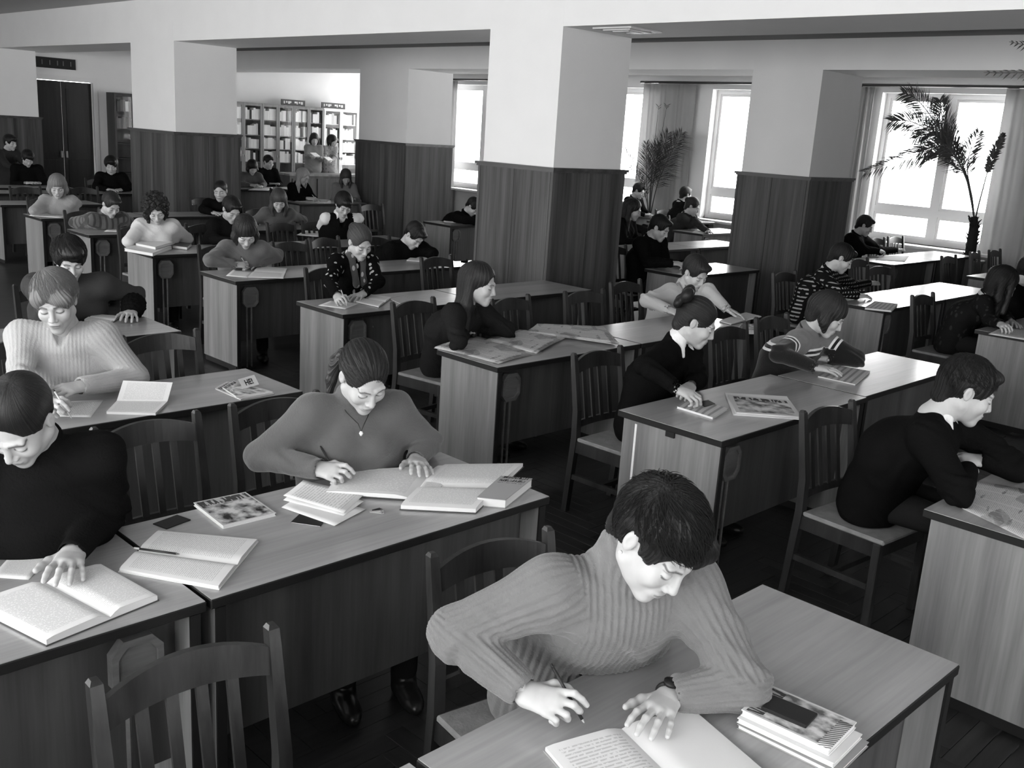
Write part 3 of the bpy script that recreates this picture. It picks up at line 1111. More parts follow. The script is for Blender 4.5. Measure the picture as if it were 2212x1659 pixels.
def cloth(name, v, kind=None, v2=None):
    """knitted or woven cloth; kinds add the garment's own pattern"""
    m, n, L, b = nt(name)
    tc = n.new('ShaderNodeTexCoord')
    b.inputs['Roughness'].default_value = 0.92
    b.inputs['Specular IOR Level'].default_value = 0.12 if v > 0.02 else 0.03
    b.inputs['Sheen Weight'].default_value = 0.25 if v > 0.05 else 0.0
    no = n.new('ShaderNodeTexNoise'); no.inputs['Scale'].default_value = 130; no.inputs['Detail'].default_value = 2
    L.new(tc.outputs['Object'], no.inputs['Vector'])
    bu = n.new('ShaderNodeBump'); bu.inputs['Strength'].default_value = 0.5; bu.inputs['Distance'].default_value = 0.004
    L.new(no.outputs['Fac'], bu.inputs['Height']); L.new(bu.outputs[0], b.inputs['Normal'])
    mo = n.new('ShaderNodeTexNoise'); mo.inputs['Scale'].default_value = 14
    L.new(tc.outputs['Object'], mo.inputs['Vector'])
    mr = n.new('ShaderNodeMapRange'); mr.inputs['To Min'].default_value = v * 0.85; mr.inputs['To Max'].default_value = v * 1.12
    L.new(mo.outputs['Fac'], mr.inputs['Value'])
    out = mr.outputs[0]
    if kind in ('bands', 'yoke'):
        at_ = n.new('ShaderNodeAttribute'); at_.attribute_name = 'band' if kind == 'bands' else 'lat'
        cr = n.new('ShaderNodeValToRGB'); cr.color_ramp.interpolation = 'CONSTANT'
        if kind == 'bands':
            m2 = n.new('ShaderNodeMapRange'); m2.inputs['From Min'].default_value = -0.1; m2.inputs['From Max'].default_value = 0.1
            L.new(at_.outputs['Fac'], m2.inputs['Value'])
            st = ((0.0, 0.012), (0.36, 0.7), (0.43, 0.015), (0.52, 0.7), (0.59, v))
        else:
            m2 = n.new('ShaderNodeMath'); m2.operation = 'FRACT'
            L.new(at_.outputs['Fac'], m2.inputs[0])
            st = ((0.0, v), (0.5, v2))
        els = cr.color_ramp.elements
        els[0].position, els[0].color = st[0][0], g3(st[0][1])
        els[1].position, els[1].color = st[1][0], g3(st[1][1])
        for p, c in st[2:]:
            e = els.new(p); e.color = g3(c)
        L.new(m2.outputs[0], cr.inputs['Fac'])
        out = cr.outputs[0]
    elif kind == 'leaf':
        vo = n.new('ShaderNodeTexVoronoi'); vo.inputs['Scale'].default_value = 22
        mp = n.new('ShaderNodeMapping'); mp.inputs['Scale'].default_value = (1, 1, 0.55); mp.inputs['Rotation'].default_value = (0.3, 0.4, 0.2)
        L.new(tc.outputs['Object'], mp.inputs[0]); L.new(mp.outputs[0], vo.inputs['Vector'])
        cr = n.new('ShaderNodeValToRGB'); cr.color_ramp.interpolation = 'CONSTANT'
        cr.color_ramp.elements[0].color = g3(v2); cr.color_ramp.elements[1].position = 0.26; cr.color_ramp.elements[1].color = g3(v)
        L.new(vo.outputs['Distance'], cr.inputs['Fac']); out = cr.outputs[0]
    elif kind in ('plaid', 'stripe'):
        sp = n.new('ShaderNodeSeparateXYZ'); L.new(tc.outputs['Object'], sp.inputs[0])
        outs = []
        for q in ((('X', 26), ('Z', 26)) if kind == 'plaid' else (('X', 15), ('Y', 15))):
            mu = n.new('ShaderNodeMath'); mu.operation = 'MULTIPLY'; mu.inputs[1].default_value = q[1]
            L.new(sp.outputs[q[0]], mu.inputs[0])
            fr = n.new('ShaderNodeMath'); fr.operation = 'FRACT'; L.new(mu.outputs[0], fr.inputs[0])
            gt = n.new('ShaderNodeMath'); gt.operation = 'GREATER_THAN'; gt.inputs[1].default_value = 0.62
            L.new(fr.outputs[0], gt.inputs[0]); outs.append(gt)
        mu = n.new('ShaderNodeMath'); mu.operation = 'MULTIPLY' if kind == 'plaid' else 'MAXIMUM'
        L.new(outs[0].outputs[0], mu.inputs[0]); L.new(outs[1].outputs[0], mu.inputs[1])
        m3 = n.new('ShaderNodeMapRange'); m3.inputs['To Min'].default_value = v; m3.inputs['To Max'].default_value = v2
        L.new(mu.outputs[0], m3.inputs['Value']); out = m3.outputs[0]
    L.new(out, b.inputs['Base Color'])
    return m


M['skin'] = skin_mat()
HAIR = {'black': hair_mat('black_hair', 0.003, 0.014), 'dark': hair_mat('dark_brown_hair', 0.005, 0.03), 'brown': hair_mat('brown_hair', 0.02, 0.08),
        'fair': hair_mat('fair_hair', 0.07, 0.26), 'blonde': hair_mat('blonde_hair', 0.2, 0.5)}
M['trousers'] = cloth('dark_trousers', 0.015)
M['shoe'] = plain('black_shoe', 0.01, 0.3)
M['white_shirt'] = cloth('white_shirt', 0.75)
CLOTH = {}


def get_cloth(v, kind=None, v2=None):
    k = (v, kind, v2)
    if k not in CLOTH:
        CLOTH[k] = cloth('cloth_%d' % len(CLOTH), v, kind, v2)
    return CLOTH[k]


# ------------------------------------------------------------------ hands (local: wrist at origin, fingers to -Y, palm down, thumb on +X for the right hand)
def unit(v):
    v = np.asarray(v, float)
    return v / (np.linalg.norm(v) + 1e-12)


def finger(g, base, segs, r0, r1, k=0.004):
    p = np.asarray(base, float)
    n = len(segs)
    for i, (dv, ln) in enumerate(segs):
        q = p + unit(dv) * ln
        ra = r0 + (r1 - r0) * i / n
        rb = r0 + (r1 - r0) * (i + 1) / n
        g.cap(p, q, ra, rb, k if i else 0.007)
        p = q
    return p


def hand_sdf(pose, h):
    g = SDF((-0.075, -0.205, -0.085), (0.09, 0.09, 0.06), h)
    g.cap((0, 0.07, 0.003), (0, 0.0, 0.002), 0.026, 0.0245, 0.0, u=(0, 0, 1), fl=1.25)     # forearm end, wrist
    # palm
    g.cap((0.012, -0.01, 0.0), (0.022, -0.075, 0.004), 0.02, 0.0165, 0.02, u=(0, 0, 1), fl=1.3)
    g.cap((-0.004, -0.005, 0.0), (0.002, -0.082, 0.006), 0.021, 0.0165, 0.02, u=(0, 0, 1), fl=1.3)
    g.cap((-0.014, -0.01, -0.001), (-0.024, -0.068, 0.002), 0.019, 0.015, 0.02, u=(0, 0, 1), fl=1.3)
    g.ell((0.022, -0.03, -0.008), (0.017, 0.03, 0.014), 0.01)                             # thumb muscle
    if pose == 'flat':
        finger(g, (0.03, -0.082, 0.004), [((0.22, -1, 0.02), .043), ((0.14, -1, -.32), .025), ((0.1, -1, -.5), .019)], .0092, .0070)
        finger(g, (0.0095, -0.09, 0.006), [((0.06, -1, 0.04), .047), ((0.03, -1, -.34), .029), ((0.0, -1, -.5), .02)], .0095, .0072)
        finger(g, (-0.0115, -0.085, 0.005), [((-0.1, -1, 0.0), .043), ((-0.08, -1, -.32), .027), ((-.06, -1, -.5), .02)], .009, .0070)
        finger(g, (-0.03, -0.073, 0.001), [((-0.3, -1, -.04), .034), ((-0.22, -1, -.3), .02), ((-.2, -1, -.4), .017)], .0078, .0062)
        finger(g, (0.026, -0.018, -0.006), [((0.75, -.75, -.1), .04), ((0.5, -1, -.16), .03), ((0.35, -1, -.1), .024)], .0125, .0082, .008)
    elif pose == 'write':
        finger(g, (0.03, -0.078, 0.006), [((0.18, -1, .12), .036), ((0.05, -.7, -.85), .025), ((-.05, -.55, -1), .02)], .0095, .0072)
        finger(g, (0.0095, -0.085, 0.006), [((0.1, -1, -.12), .036), ((0.12, -.35, -1), .026), ((.3, .1, -.8), .018)], .0095, .0075)
        finger(g, (-0.0115, -0.08, 0.004), [((0.0, -1, -.35), .034), ((0.1, .1, -1), .025), ((.2, 1, -.3), .018)], .009, .0072)
        finger(g, (-0.03, -0.068, 0.0), [((-0.05, -1, -.45), .028), ((0.05, .2, -1), .02), ((.2, 1, -.2), .016)], .008, .0066)
        finger(g, (0.028, -0.022, -0.008), [((0.8, -.8, -.25), .036), ((0.2, -1, -.35), .032), ((-.15, -1, -.4), .024)], .0125, .0085, .008)
    else:   # loosely closed
        finger(g, (0.03, -0.08, 0.004), [((0.1, -1, -.2), .04), ((0.05, -.6, -1), .026), ((0, .5, -.8), .02)], .0095, .0075)
        finger(g, (0.0095, -0.088, 0.006), [((0.03, -1, -.2), .043), ((0.02, -.5, -1), .029), ((0, .6, -.8), .02)], .0098, .0078)
        finger(g, (-0.0115, -0.083, 0.004), [((-0.03, -1, -.25), .04), ((0, -.45, -1), .026), ((0, .6, -.8), .02)], .0092, .0075)
        finger(g, (-0.03, -0.07, 0.0), [((-0.1, -1, -.3), .032), ((-.05, -.4, -1), .021), ((0, .6, -.8), .017)], .008, .0066)
        finger(g, (0.028, -0.022, -0.008), [((0.5, -1, -.2), .038), ((-.1, -1, -.25), .03), ((-.3, -1, -.2), .024)], .0125, .0088, .008)
    return g.mesh()


HANDS = {}


def hand(pose, side, h):
    k = (pose, h)
    if k not in HANDS:
        HANDS[k] = hand_sdf(pose, h)
    V, Q = HANDS[k]
    if side == 'l':
        V = V * np.array([-1, 1, 1]); Q = Q[:, ::-1]
    return V, Q


PEN_LOCAL = (np.array([0.024, -0.152, -0.052]), np.array([0.052, -0.035, 0.07]))   # pen tip, pen end (right hand)


# ------------------------------------------------------------------ heads
def head_frame(yaw, pitch, roll):
    y, p = math.radians(yaw), math.radians(pitch)
    d = np.array([math.cos(y) * math.cos(p), math.sin(y) * math.cos(p), -math.sin(p)])
    yl = -d
    xl = unit(np.cross(yl, (0, 0, 1)))
    zl = np.cross(xl, yl)
    a = math.radians(roll)
    x2 = math.cos(a) * xl + math.sin(a) * zl
    z2 = -math.sin(a) * xl + math.cos(a) * zl
    return np.stack([x2, yl, z2], 1)          # columns = local axes in the world


def head_mesh(h, nb, male, fw=1.0, nose=1.0, smile=False):
    """head and neck in head-local metres; nb = neck base in the local frame"""
    lo = np.minimum((-0.105, -0.14, -0.13), nb - 0.085)
    hi = np.maximum((0.105, 0.13, 0.135), nb + 0.085)
    g = SDF(lo, hi, h)
    f = fw
    g.ell((0, 0.016, 0.034), (0.074 * f, 0.093, 0.083), 0.0)
    g.ell((0, -0.032, -0.03), (0.06 * f, 0.062, 0.082), 0.03)
    g.cap((-0.05 * f, 0.0, -0.055), (0, -0.07, -0.098), 0.022, 0.017, 0.025)
    g.cap((0.05 * f, 0.0, -0.055), (0, -0.07, -0.098), 0.022, 0.017, 0.025)
    g.ell((0, -0.077, -0.1), (0.02, 0.016, 0.015) if not male else (0.024, 0.018, 0.017), 0.014)
    for s in (-1, 1):
        g.ell((s * 0.04 * f, -0.066, -0.028), (0.022, 0.022, 0.024), 0.02)               # cheek
        g.cap((s * 0.012, -0.088, 0.02), (s * 0.042, -0.078, 0.02), 0.009, 0.008, 0.014)  # brow
    for s in (-1, 1):
        g.ell((s * 0.032, -0.1, -0.001), (0.018, 0.016, 0.0125), 0.014, True)             # eye socket
    for s in (-1, 1):
        g.ell((s * 0.0315, -0.0795, -0.002), (0.0145, 0.0125, 0.0115), 0.004)             # eyelid over the eye
    g.cap((0, -0.088, 0.012), (0, -0.1055 - 0.004 * nose, -0.032), 0.0075, 0.0102, 0.012)   # nose
    for s in (-1, 1):
        g.ell((s * 0.0115, -0.099, -0.0375), (0.008, 0.0095, 0.0075), 0.006)
    g.ell((0, -0.0865, -0.066), (0.026, 0.014, 0.02), 0.014)                              # mouth mound
    g.ell((0, -0.0975, -0.0612), (0.0205, 0.0075, 0.0045), 0.004)
    g.ell((0, -0.0965, -0.0708), (0.0175, 0.008, 0.0055), 0.004)
    g.cap((-0.021, -0.1045, -0.0655), (0.021, -0.1045, -0.0655), 0.0022, 0.0022, 0.003, True)
    for s in (-1, 1):                                                                     # ears
        g.ell((s * 0.0755 * f, 0.012, -0.006), (0.0065, 0.0155, 0.0265), 0.006, R=np.array([[1, 0.25 * s, 0], [-.25 * s, 1, .2], [0, -.2, 1]]) / 1.05)
        g.ell((s * 0.084 * f, 0.008, -0.004), (0.0055, 0.0085, 0.015), 0.004, True)
    g.cap((0, 0.018, -0.05), nb, 0.05 if not male else 0.056, 0.054 if not male else 0.062, 0.022)
    g.ell(nb, (0.062, 0.06, 0.04), 0.02)
    V, Q = g.mesh()
    t = np.ones(len(V))
    x, y, z = np.abs(V[:, 0]), V[:, 1], V[:, 2]
    arch = 0.0225 + 0.12 * (x - 0.03) * (x < 0.035) - 0.25 * np.maximum(0, x - 0.035)
    w = np.clip(1.6 - np.abs(z - arch) / (0.0035 if male else 0.0026), 0, 1) * (x > 0.011) * (x < 0.05) * (y < -0.055)
    t -= 0.75 * np.clip(w, 0, 1)
    lash = np.clip(1.7 - np.abs(z + 0.0075 - 0.25 * np.abs(x - 0.031) * 0.6) / 0.0026, 0, 1) * (np.abs(x - 0.0315) < 0.016) * (y < -0.07)
    t -= 0.78 * lash
    crease = np.clip(1.4 - np.abs(z - 0.0085) / 0.002, 0, 1) * (np.abs(x - 0.0315) < 0.015) * (y < -0.07)
    t -= 0.3 * crease
    lip = np.clip(1.4 - np.abs(z + 0.0663) / 0.0085, 0, 1) * np.clip(1.4 - x / 0.02, 0, 1) * (y < -0.092)
    t -= 0.38 * np.clip(lip, 0, 1)
    slit = np.clip(1.5 - np.abs(z + 0.0655) / 0.0018, 0, 1) * (x < 0.021) * (y < -0.088)
    t -= 0.35 * slit
    if male:
        t -= 0.1 * np.clip((-z - 0.045) / 0.02, 0, 1) * (y < -0.02) * (z > -0.125)
    return V, Q, np.clip(t, 0.1, 1)


# ------------------------------------------------------------------ hair (head-local)
def hair_mesh(style, h, dn):
    """dn = world down in the head frame"""
    dn = unit(dn)
    lo, hi = np.array([-0.13, -0.15, -0.16]), np.array([0.13, 0.16, 0.17])
    long_ = style in ('long', 'longside', 'pony', 'shoulder', 'wave')
    if long_:
        lo = np.minimum(lo, dn * 0.42 - 0.14); hi = np.maximum(hi, dn * 0.42 + 0.14)
        if style == 'pony':
            hi[1] = max(hi[1], 0.32)
    g = SDF(lo, hi, h)
    t = {'crop': 0.006, 'short': 0.014, 'pixie': 0.019, 'bob': 0.017, 'long': 0.012, 'longside': 0.014, 'pony': 0.0095, 'bun': 0.011, 'curly': 0.03, 'swept': 0.022, 'thick': 0.024, 'shoulder': 0.017, 'wave': 0.022, 'bald': 0.004}[style]
    C0 = (0, 0.019, 0.036)
    g.ell(C0, (0.0745 + t, 0.0935 + t, 0.083 + t), 0.0)
    # nape
    g.cap((0, 0.06, 0.0), (0, 0.066, -0.055), 0.05 + t * .6, 0.042, 0.02)
    if style in ('bob', 'shoulder', 'wave', 'curly'):
        ln = {'bob': 0.115, 'shoulder': 0.2, 'wave': 0.22, 'curly': 0.13}[style]
        for s in (-1, 1):
            a = np.array([s * 0.068, 0.02, 0.01])
            g.cap(a, a + dn * ln * 0.55 + np.array([s * 0.012, 0, 0]), 0.03, 0.03, 0.03)
            g.cap(a + dn * ln * 0.5 + np.array([s * 0.012, 0, 0]), a + dn * ln + np.array([-s * 0.004, -0.006, 0]), 0.03, 0.014, 0.02)
        g.cap((0, 0.08, 0.01), np.array([0, 0.075, 0.0]) + dn * ln, 0.055, 0.04, 0.04)
    if style in ('long', 'longside'):
        for s in (-1, 1):
            a = np.array([s * 0.066, 0.04, 0.02])
            b = a + dn * 0.16 + np.array([s * 0.015, 0.012, 0])
            g.cap(a, b, 0.03, 0.034, 0.03)
            g.cap(b, b + dn * 0.2 + np.array([0, 0, 0]), 0.034, 0.02, 0.03)
        g.cap((0, 0.085, 0.02), np.array([0, 0.09, 0.0]) + dn * 0.2, 0.055, 0.055, 0.04)
        g.cap(np.array([0, 0.09, 0.0]) + dn * 0.18, np.array([0, 0.09, 0.0]) + dn * 0.36, 0.055, 0.03, 0.04)
        if style == 'longside':
            for s in (-1, 1):
                g.cap((s * 0.06, -0.03, 0.05), np.array([s * 0.078, -0.02, 0.0]) + dn * 0.2, 0.025, 0.022, 0.02)
    if style == 'pony':
        a = np.array([0.0, 0.098, -0.035])
        pts = [a, a + np.array([-0.015, 0.035, -0.012]), a + np.array([-0.035, 0.06, -0.01]) + dn * 0.04, a + np.array([-0.05, 0.075, -0.01]) + dn * 0.12, a + np.array([-0.06, 0.075, 0]) + dn * 0.2]
        for i in range(4):
            g.cap(pts[i], pts[i + 1], (0.026, 0.027, 0.025, 0.02)[i], (0.027, 0.025, 0.02, 0.008)[i], 0.012)
    if style == 'bun':
        g.ell((0, 0.115, 0.045), (0.04, 0.034, 0.038), 0.012)
    # open the face
    if style in ('pixie', 'bob', 'swept', 'thick', 'shoulder', 'wave'):
        g.ell((0, -0.105, -0.05), (0.07, 0.062, 0.088), 0.012, True)          # low fringe
        if style in ('pixie', 'thick'):
            g.ell((-0.045, -0.1, 0.0), (0.045, 0.045, 0.055), 0.015, True)
        if style == 'swept':
            g.ell((-0.02, -0.105, 0.0), (0.05, 0.045, 0.05), 0.015, True)
    else:
        g.ell((0, -0.108, -0.03), (0.074, 0.065, 0.1), 0.012, True)
        g.ell((0, -0.1, 0.03), (0.05, 0.04, 0.045), 0.012, True)
    g.ell((0, -0.075, -0.09), (0.062, 0.06, 0.07), 0.01, True)
    if style in ('crop', 'short', 'pixie', 'pony', 'bun', 'swept', 'thick', 'bald'):
        for s in (-1, 1):
            g.ell((s * 0.088, 0.008, -0.012), (0.03, 0.03, 0.036), 0.008, True)
            g.ell((s * 0.078, -0.035, -0.045), (0.03, 0.045, 0.038), 0.01, True)
    if style == 'pixie':
        g.ell((0.05, -0.07, 0.05), (0.035, 0.03, 0.042), 0.02)                 # fringe falling to one side
        g.ell((0.066, -0.05, 0.0), (0.018, 0.022, 0.045), 0.02)
        g.cap((0.0, 0.07, -0.05), (0.005, 0.078, -0.095), 0.035, 0.012, 0.015)
        g.cap((-0.03, 0.06, -0.045), (-0.035, 0.06, -0.09), 0.022, 0.006, 0.012)
    if style == 'swept':
        g.ell((0.045, -0.072, 0.05), (0.045, 0.03, 0.03), 0.02)
        g.ell((-0.05, -0.062, 0.045), (0.03, 0.025, 0.035), 0.02)
    if style == 'thick':
        g.ell((0.01, -0.07, 0.085), (0.055, 0.045, 0.035), 0.02)
    if style == 'short':
        g.ell((0.01, -0.065, 0.088), (0.05, 0.035, 0.025), 0.02)
    if style == 'curly':
        for i in range(60):
            th, ph = 2.399 * i, math.acos(1 - 1.55 * (i + .5) / 60)
            c = np.array([math.sin(ph) * math.cos(th) * 0.105, 0.02 + math.sin(ph) * math.sin(th) * 0.118, 0.035 + math.cos(ph) * 0.11])
            if c[1] > -0.05 or c[2] > 0.07:
                g.ell(c, (0.024,) * 3, 0.012)
    V, Q = g.mesh()
    if len(V) == 0:
        return V, Q, np.zeros(0)
    st = np.arctan2(V[:, 0], -(V[:, 1] - 0.045)) + 0.35 * V[:, 2]
    if style in ('pony', 'bun'):
        st = np.arctan2(V[:, 0], V[:, 2] - 0.02)                                # combed straight back
    if style in ('pixie', 'swept', 'thick'):
        st = np.arctan2(V[:, 0] + 0.035, -(V[:, 1] - 0.05)) + 1.5 * (V[:, 2] - 0.05)
    N = vnormals(V, Q)
    amp = {'curly': 0.004, 'crop': 0.0004, 'bald': 0.0002, 'pixie': 0.0026, 'bob': 0.002, 'wave': 0.003}.get(style, 0.0014)
    dsp = np.sin(st * 31 + 1.3) + 0.7 * np.sin(st * 57 + 4 + 12 * V[:, 2]) + 0.5 * np.sin(st * 93 + 2)
    if style == 'curly':
        dsp = np.sin(V[:, 0] * 190) * np.sin(V[:, 1] * 200 + 1) * np.sin(V[:, 2] * 180) * 2
    V = V + N * (amp * dsp * 0.6)[:, None]
    return V, Q, st


def bow_mesh():
    g = SDF((-0.09, -0.05, -0.06), (0.09, 0.06, 0.06), 0.004)
    for s in (-1, 1):
        g.ell((s * 0.036, 0.0, 0.012), (0.033, 0.02, 0.026), 0.006)
        g.ell((s * 0.03, 0.012, -0.022), (0.026, 0.014, 0.02), 0.006)
        g.ell((s * 0.045, 0.0, 0.012), (0.018, 0.008, 0.014), 0.005, True)
    g.ell((0, 0, 0), (0.016, 0.018, 0.018), 0.006)
    return g.mesh()

# ------------------------------------------------------------------ people
LOD = {0: (0.0030, 0.0042, 0.0026), 1: (0.0042, 0.0085, 0.0034), 2: (0.0062, 0.0125, 0.0048), 3: (0.009, 0.018, 0.007)}
UP = np.array([0.0, 0.0, 1.0])
TAKEN = []


def ik(S, W, hint, Lu, Lf):
    D = np.linalg.norm(W - S)
    if D > (Lu + Lf) * 0.985:
        k = D / ((Lu + Lf) * 0.985)
        Lu, Lf = Lu * k, Lf * k
    D = max(D, abs(Lu - Lf) * 1.05)
    a = (Lu * Lu - Lf * Lf + D * D) / (2 * D)
    h = math.sqrt(max(Lu * Lu - a * a, 0))
    d = unit(W - S)
    p = hint - S
    p = unit(p - d * (p @ d))
    return S + a * d + h * p


def pt(v, z):
    if v is None or len(v) == 3:
        return None if v is None else np.asarray(v, float)
    return at(v[0], v[1], z=z)


def clear_desks(V, arm=None):
    """push vertices that dip into a desk top back out of it"""
    V = V.copy()
    for a, b_, c, e in DESK:
        ins = (V[:, 0] > a - 0.004) & (V[:, 0] < c + 0.004) & (V[:, 1] > b_ - 0.004) & (V[:, 1] < e + 0.006) & (V[:, 2] < TOPZ + 0.0015) & (V[:, 2] > TOPZ - 0.3)
        if not ins.any():
            continue
        upm = ins & ((V[:, 2] > TOPZ - 0.13) & (arm if arm is not None else (V[:, 1] < e - 0.1)))
        bk = ins & ~upm & (V[:, 1] > e - 0.32)
        V[upm, 2] = TOPZ + 0.002
        V[bk, 1] = e + 0.008
    return V


def ring(c, ax, rad, tube_r, n=20, flat=1.0):
    u = unit(np.cross(ax, (0.3, 0.5, 0.8)))
    w = unit(np.cross(ax, u))
    return [c + rad * (math.cos(2 * math.pi * i / n) * u + math.sin(2 * math.pi * i / n) * w) for i in range(n + 1)]


def person(label, head, fy=-90, hy=-90, hp=30, hr=0, wr=None, wl=None, er=None, el=None, pose_r='write', pose_l='flat', male=False,
           hair='short', hc='dark', v=0.1, kind=None, v2=None, collar='crew', vest=None, lod=1, pen=True, stand=False, hz=0.0, fw=1.0,
           nose=1.0, rib=0.0, cuff=None, big=1.0, torso=None, rot_r=0.5, extra=None, handdir_l=None, handdir_r=None, hs=1.0, sit=None, arm_k=1.0, cuff_back=0.0, pen_px=None):
    h1, h2, h3 = LOD[lod]
    Hc = np.asarray(head, float)
    f = np.array([math.cos(math.radians(fy)), math.sin(math.radians(fy)), 0.0])
    r = np.array([f[1], -f[0], 0.0])
    R = head_frame(hy, hp, hr)
    A = Hc + R @ np.array([0, 0.025, -0.075])
    N = A + 0.09 * unit(-f * 0.6 - UP * 0.85)
    sw = (0.172 if male else 0.148) * big
    T = 0.46
    if stand:
        P = N - f * 0.03 - UP * 0.5
    elif sit is not None:
        P = np.array([sit[0], sit[1], 0.56])
    else:
        dz = N[2] - 0.56
        hor = math.sqrt(max(T * T - dz * dz, 0.03 ** 2)) if dz < T else 0.03
        P = N - f * hor
        P[2] = 0.56
    Mb = P * 0.48 + N * 0.52 - f * 0.035
    SR = N + r * sw - UP * 0.048 + f * 0.015
    SL = N - r * sw - UP * 0.048 + f * 0.015
    tz = TOPZ + 0.032 + hz
    WR = pt(wr, tz) if wr is not None else np.append((Hc + f * 0.2 + r * 0.07)[:2], tz)
    WL = pt(wl, tz) if wl is not None else np.append((Hc + f * 0.18 - r * 0.12)[:2], tz)
    hR = pt(er, tz + .02) if er is not None else SR + r * 0.13 + f * 0.06 - UP * 0.3
    hL = pt(el, tz + .02) if el is not None else SL - r * 0.13 + f * 0.06 - UP * 0.3
    Lu, Lf = (0.285, 0.252) if male else (0.262, 0.236)
    Lu, Lf = Lu * arm_k, Lf * arm_k
    def elbow(S, W, hint, given):
        if given is not None:
            a, c = np.linalg.norm(hint - S), np.linalg.norm(hint - W)
            if 0.6 * Lu < a < 1.32 * Lu and 0.4 * Lf < c < 1.3 * Lf:
                return hint.copy()
        return ik(S, W, hint, Lu, Lf)
    ER, EL = elbow(SR, WR, hR, er), elbow(SL, WL, hL, el)
    if not stand:
        for E_ in (ER, EL):
            if any(a - 0.04 < E_[0] < c + 0.04 and b_ - 0.04 < E_[1] < e + 0.04 for a, b_, c, e in DESK):
                E_[2] = max(E_[2], TOPZ + 0.06)
    base = np.array([P[0], P[1], 0.0])
    # ---- skin: head + neck, hands, core
    Vs, Qs, Ts, off = [], [], [], 0
    def push(V, Q, t=None):
        nonlocal off
        Vs.append(V); Qs.append(Q + off); Ts.append(np.ones(len(V)) if t is None else t); off += len(V)
    nb = R.T @ (N - Hc) / hs
    V, Q, t = head_mesh(h1, nb, male, fw, nose)
    push(Hc + (V * hs) @ R.T, Q, t)
    frames = {}
    for sd, W, E, pose, hd in (('r', WR, ER, pose_r, handdir_r), ('l', WL, EL, pose_l, handdir_l)):
        if pose is None:
            continue
        d = unit(W - E) if hd is None else unit(np.array(hd, float))
        d = unit(np.array([d[0], d[1], max(-0.25, min(0.1, d[2] * 0.4))]))
        ys = -d
        xs = unit(np.cross(ys, UP))
        zs = np.cross(xs, ys)
        a = (0.55 if pose == 'write' else 0.12 if pose == 'flat' else 0.3) * (1 if sd == 'r' else -1)
        x2 = math.cos(a) * xs + math.sin(a) * zs
        z2 = -math.sin(a) * xs + math.cos(a) * zs
        Rh = np.stack([x2, ys, z2], 1)
        V, Q = hand(pose, sd, h3)
        k = 1.06 if male else 0.97
        Vw = W + (V * k) @ Rh.T
        low = Vw[:, 2].min()
        lim = TOPZ + 0.001 + hz
        sh = max(0.0, lim - low) if not stand else 0.0
        Vw = Vw + np.array([0, 0, sh])
        push(Vw, Q)
        frames[sd] = (W + np.array([0, 0, sh]), Rh, k)
    if 'r' in frames:
        WR = frames['r'][0]
    if 'l' in frames:
        WL = frames['l'][0]
    g = SDF(np.minimum.reduce([P, N, ER, EL, WR, WL]) - 0.14, np.maximum.reduce([P, N, ER, EL, WR, WL]) + 0.14, 0.016)
    g.cap(P, Mb, 0.075, 0.07, 0.0, u=r, fl=0.75).cap(Mb, N, 0.07, 0.05, 0.03, u=r, fl=0.8)
    for S, E, W in ((SR, ER, WR), (SL, EL, WL)):
        g.cap(N - UP * 0.05, S, 0.04, 0.042, 0.02).cap(S, E, 0.04, 0.034, 0.01).cap(E, W, 0.034, 0.024, 0.01)
    # thighs and calves inside the trousers
    legs = []
    for s in (1, -1):
        hip = P + r * s * 0.085
        if stand:
            kn, an = hip - UP * 0.43 + f * 0.02, hip - UP * 0.86
            an[2] = max(an[2], 0.09)
        else:
            kn = hip + f * 0.42 + r * s * 0.03; kn[2] = 0.53
            an = kn + f * 0.03; an[2] = 0.1
        legs.append((hip, kn, an))
    V, Q = g.mesh()
    push(clear_desks(V), Q)
    body = mesh_np('person', np.concatenate(Vs) - base, np.concatenate(Qs), M['skin'], None, True, base)
    set_attr(body, 'tone', np.concatenate(Ts))
    tag(body, label, 'person', 'people in the reading room')
    # ---- trousers, shoes
    lo = np.minimum.reduce([np.minimum.reduce(l) for l in legs] + [P]) - 0.15
    hi = np.maximum.reduce([np.maximum.reduce(l) for l in legs] + [P]) + 0.15
    g = SDF(lo, hi, 0.018)
    g.cap(P - UP * 0.01, P + UP * 0.06, 0.1, 0.1, 0.0, u=r, fl=0.65)
    for hip, kn, an in legs:
        g.cap(hip, kn, 0.086, 0.064, 0.03).cap(kn, an, 0.06, 0.05, 0.02)
    V, Q = g.mesh()
    if not stand:
        V[:, 2] = np.where(V[:, 2] < 0.449, np.where(np.linalg.norm((V - P)[:, :2], axis=1) < 0.36, 0.449, V[:, 2]), V[:, 2])
    mesh_np('trousers', smooth_np(V, Q, 2) - base, Q, M['trousers'], body, True)
    for hip, kn, an in legs:
        g = SDF(np.array([-0.07, -0.2, -0.02]), np.array([0.07, 0.1, 0.14]), 0.012)
        g.ell((0, -0.07, 0.03), (0.045, 0.115, 0.04), 0.0).cap((0, 0.01, 0.03), (0, 0.01, 0.09), 0.045, 0.05, 0.03)
        V, Q = g.mesh()
        V[:, 2] = np.maximum(V[:, 2], 0.0)
        Rz = np.stack([-r, -f, UP], 1)
        mesh_np('shoe', V @ Rz.T + np.array([an[0], an[1], 0.001]) - base, Q, M['shoe'], body, True)
    # ---- top
    b = big * (1.06 if male else 1.0)

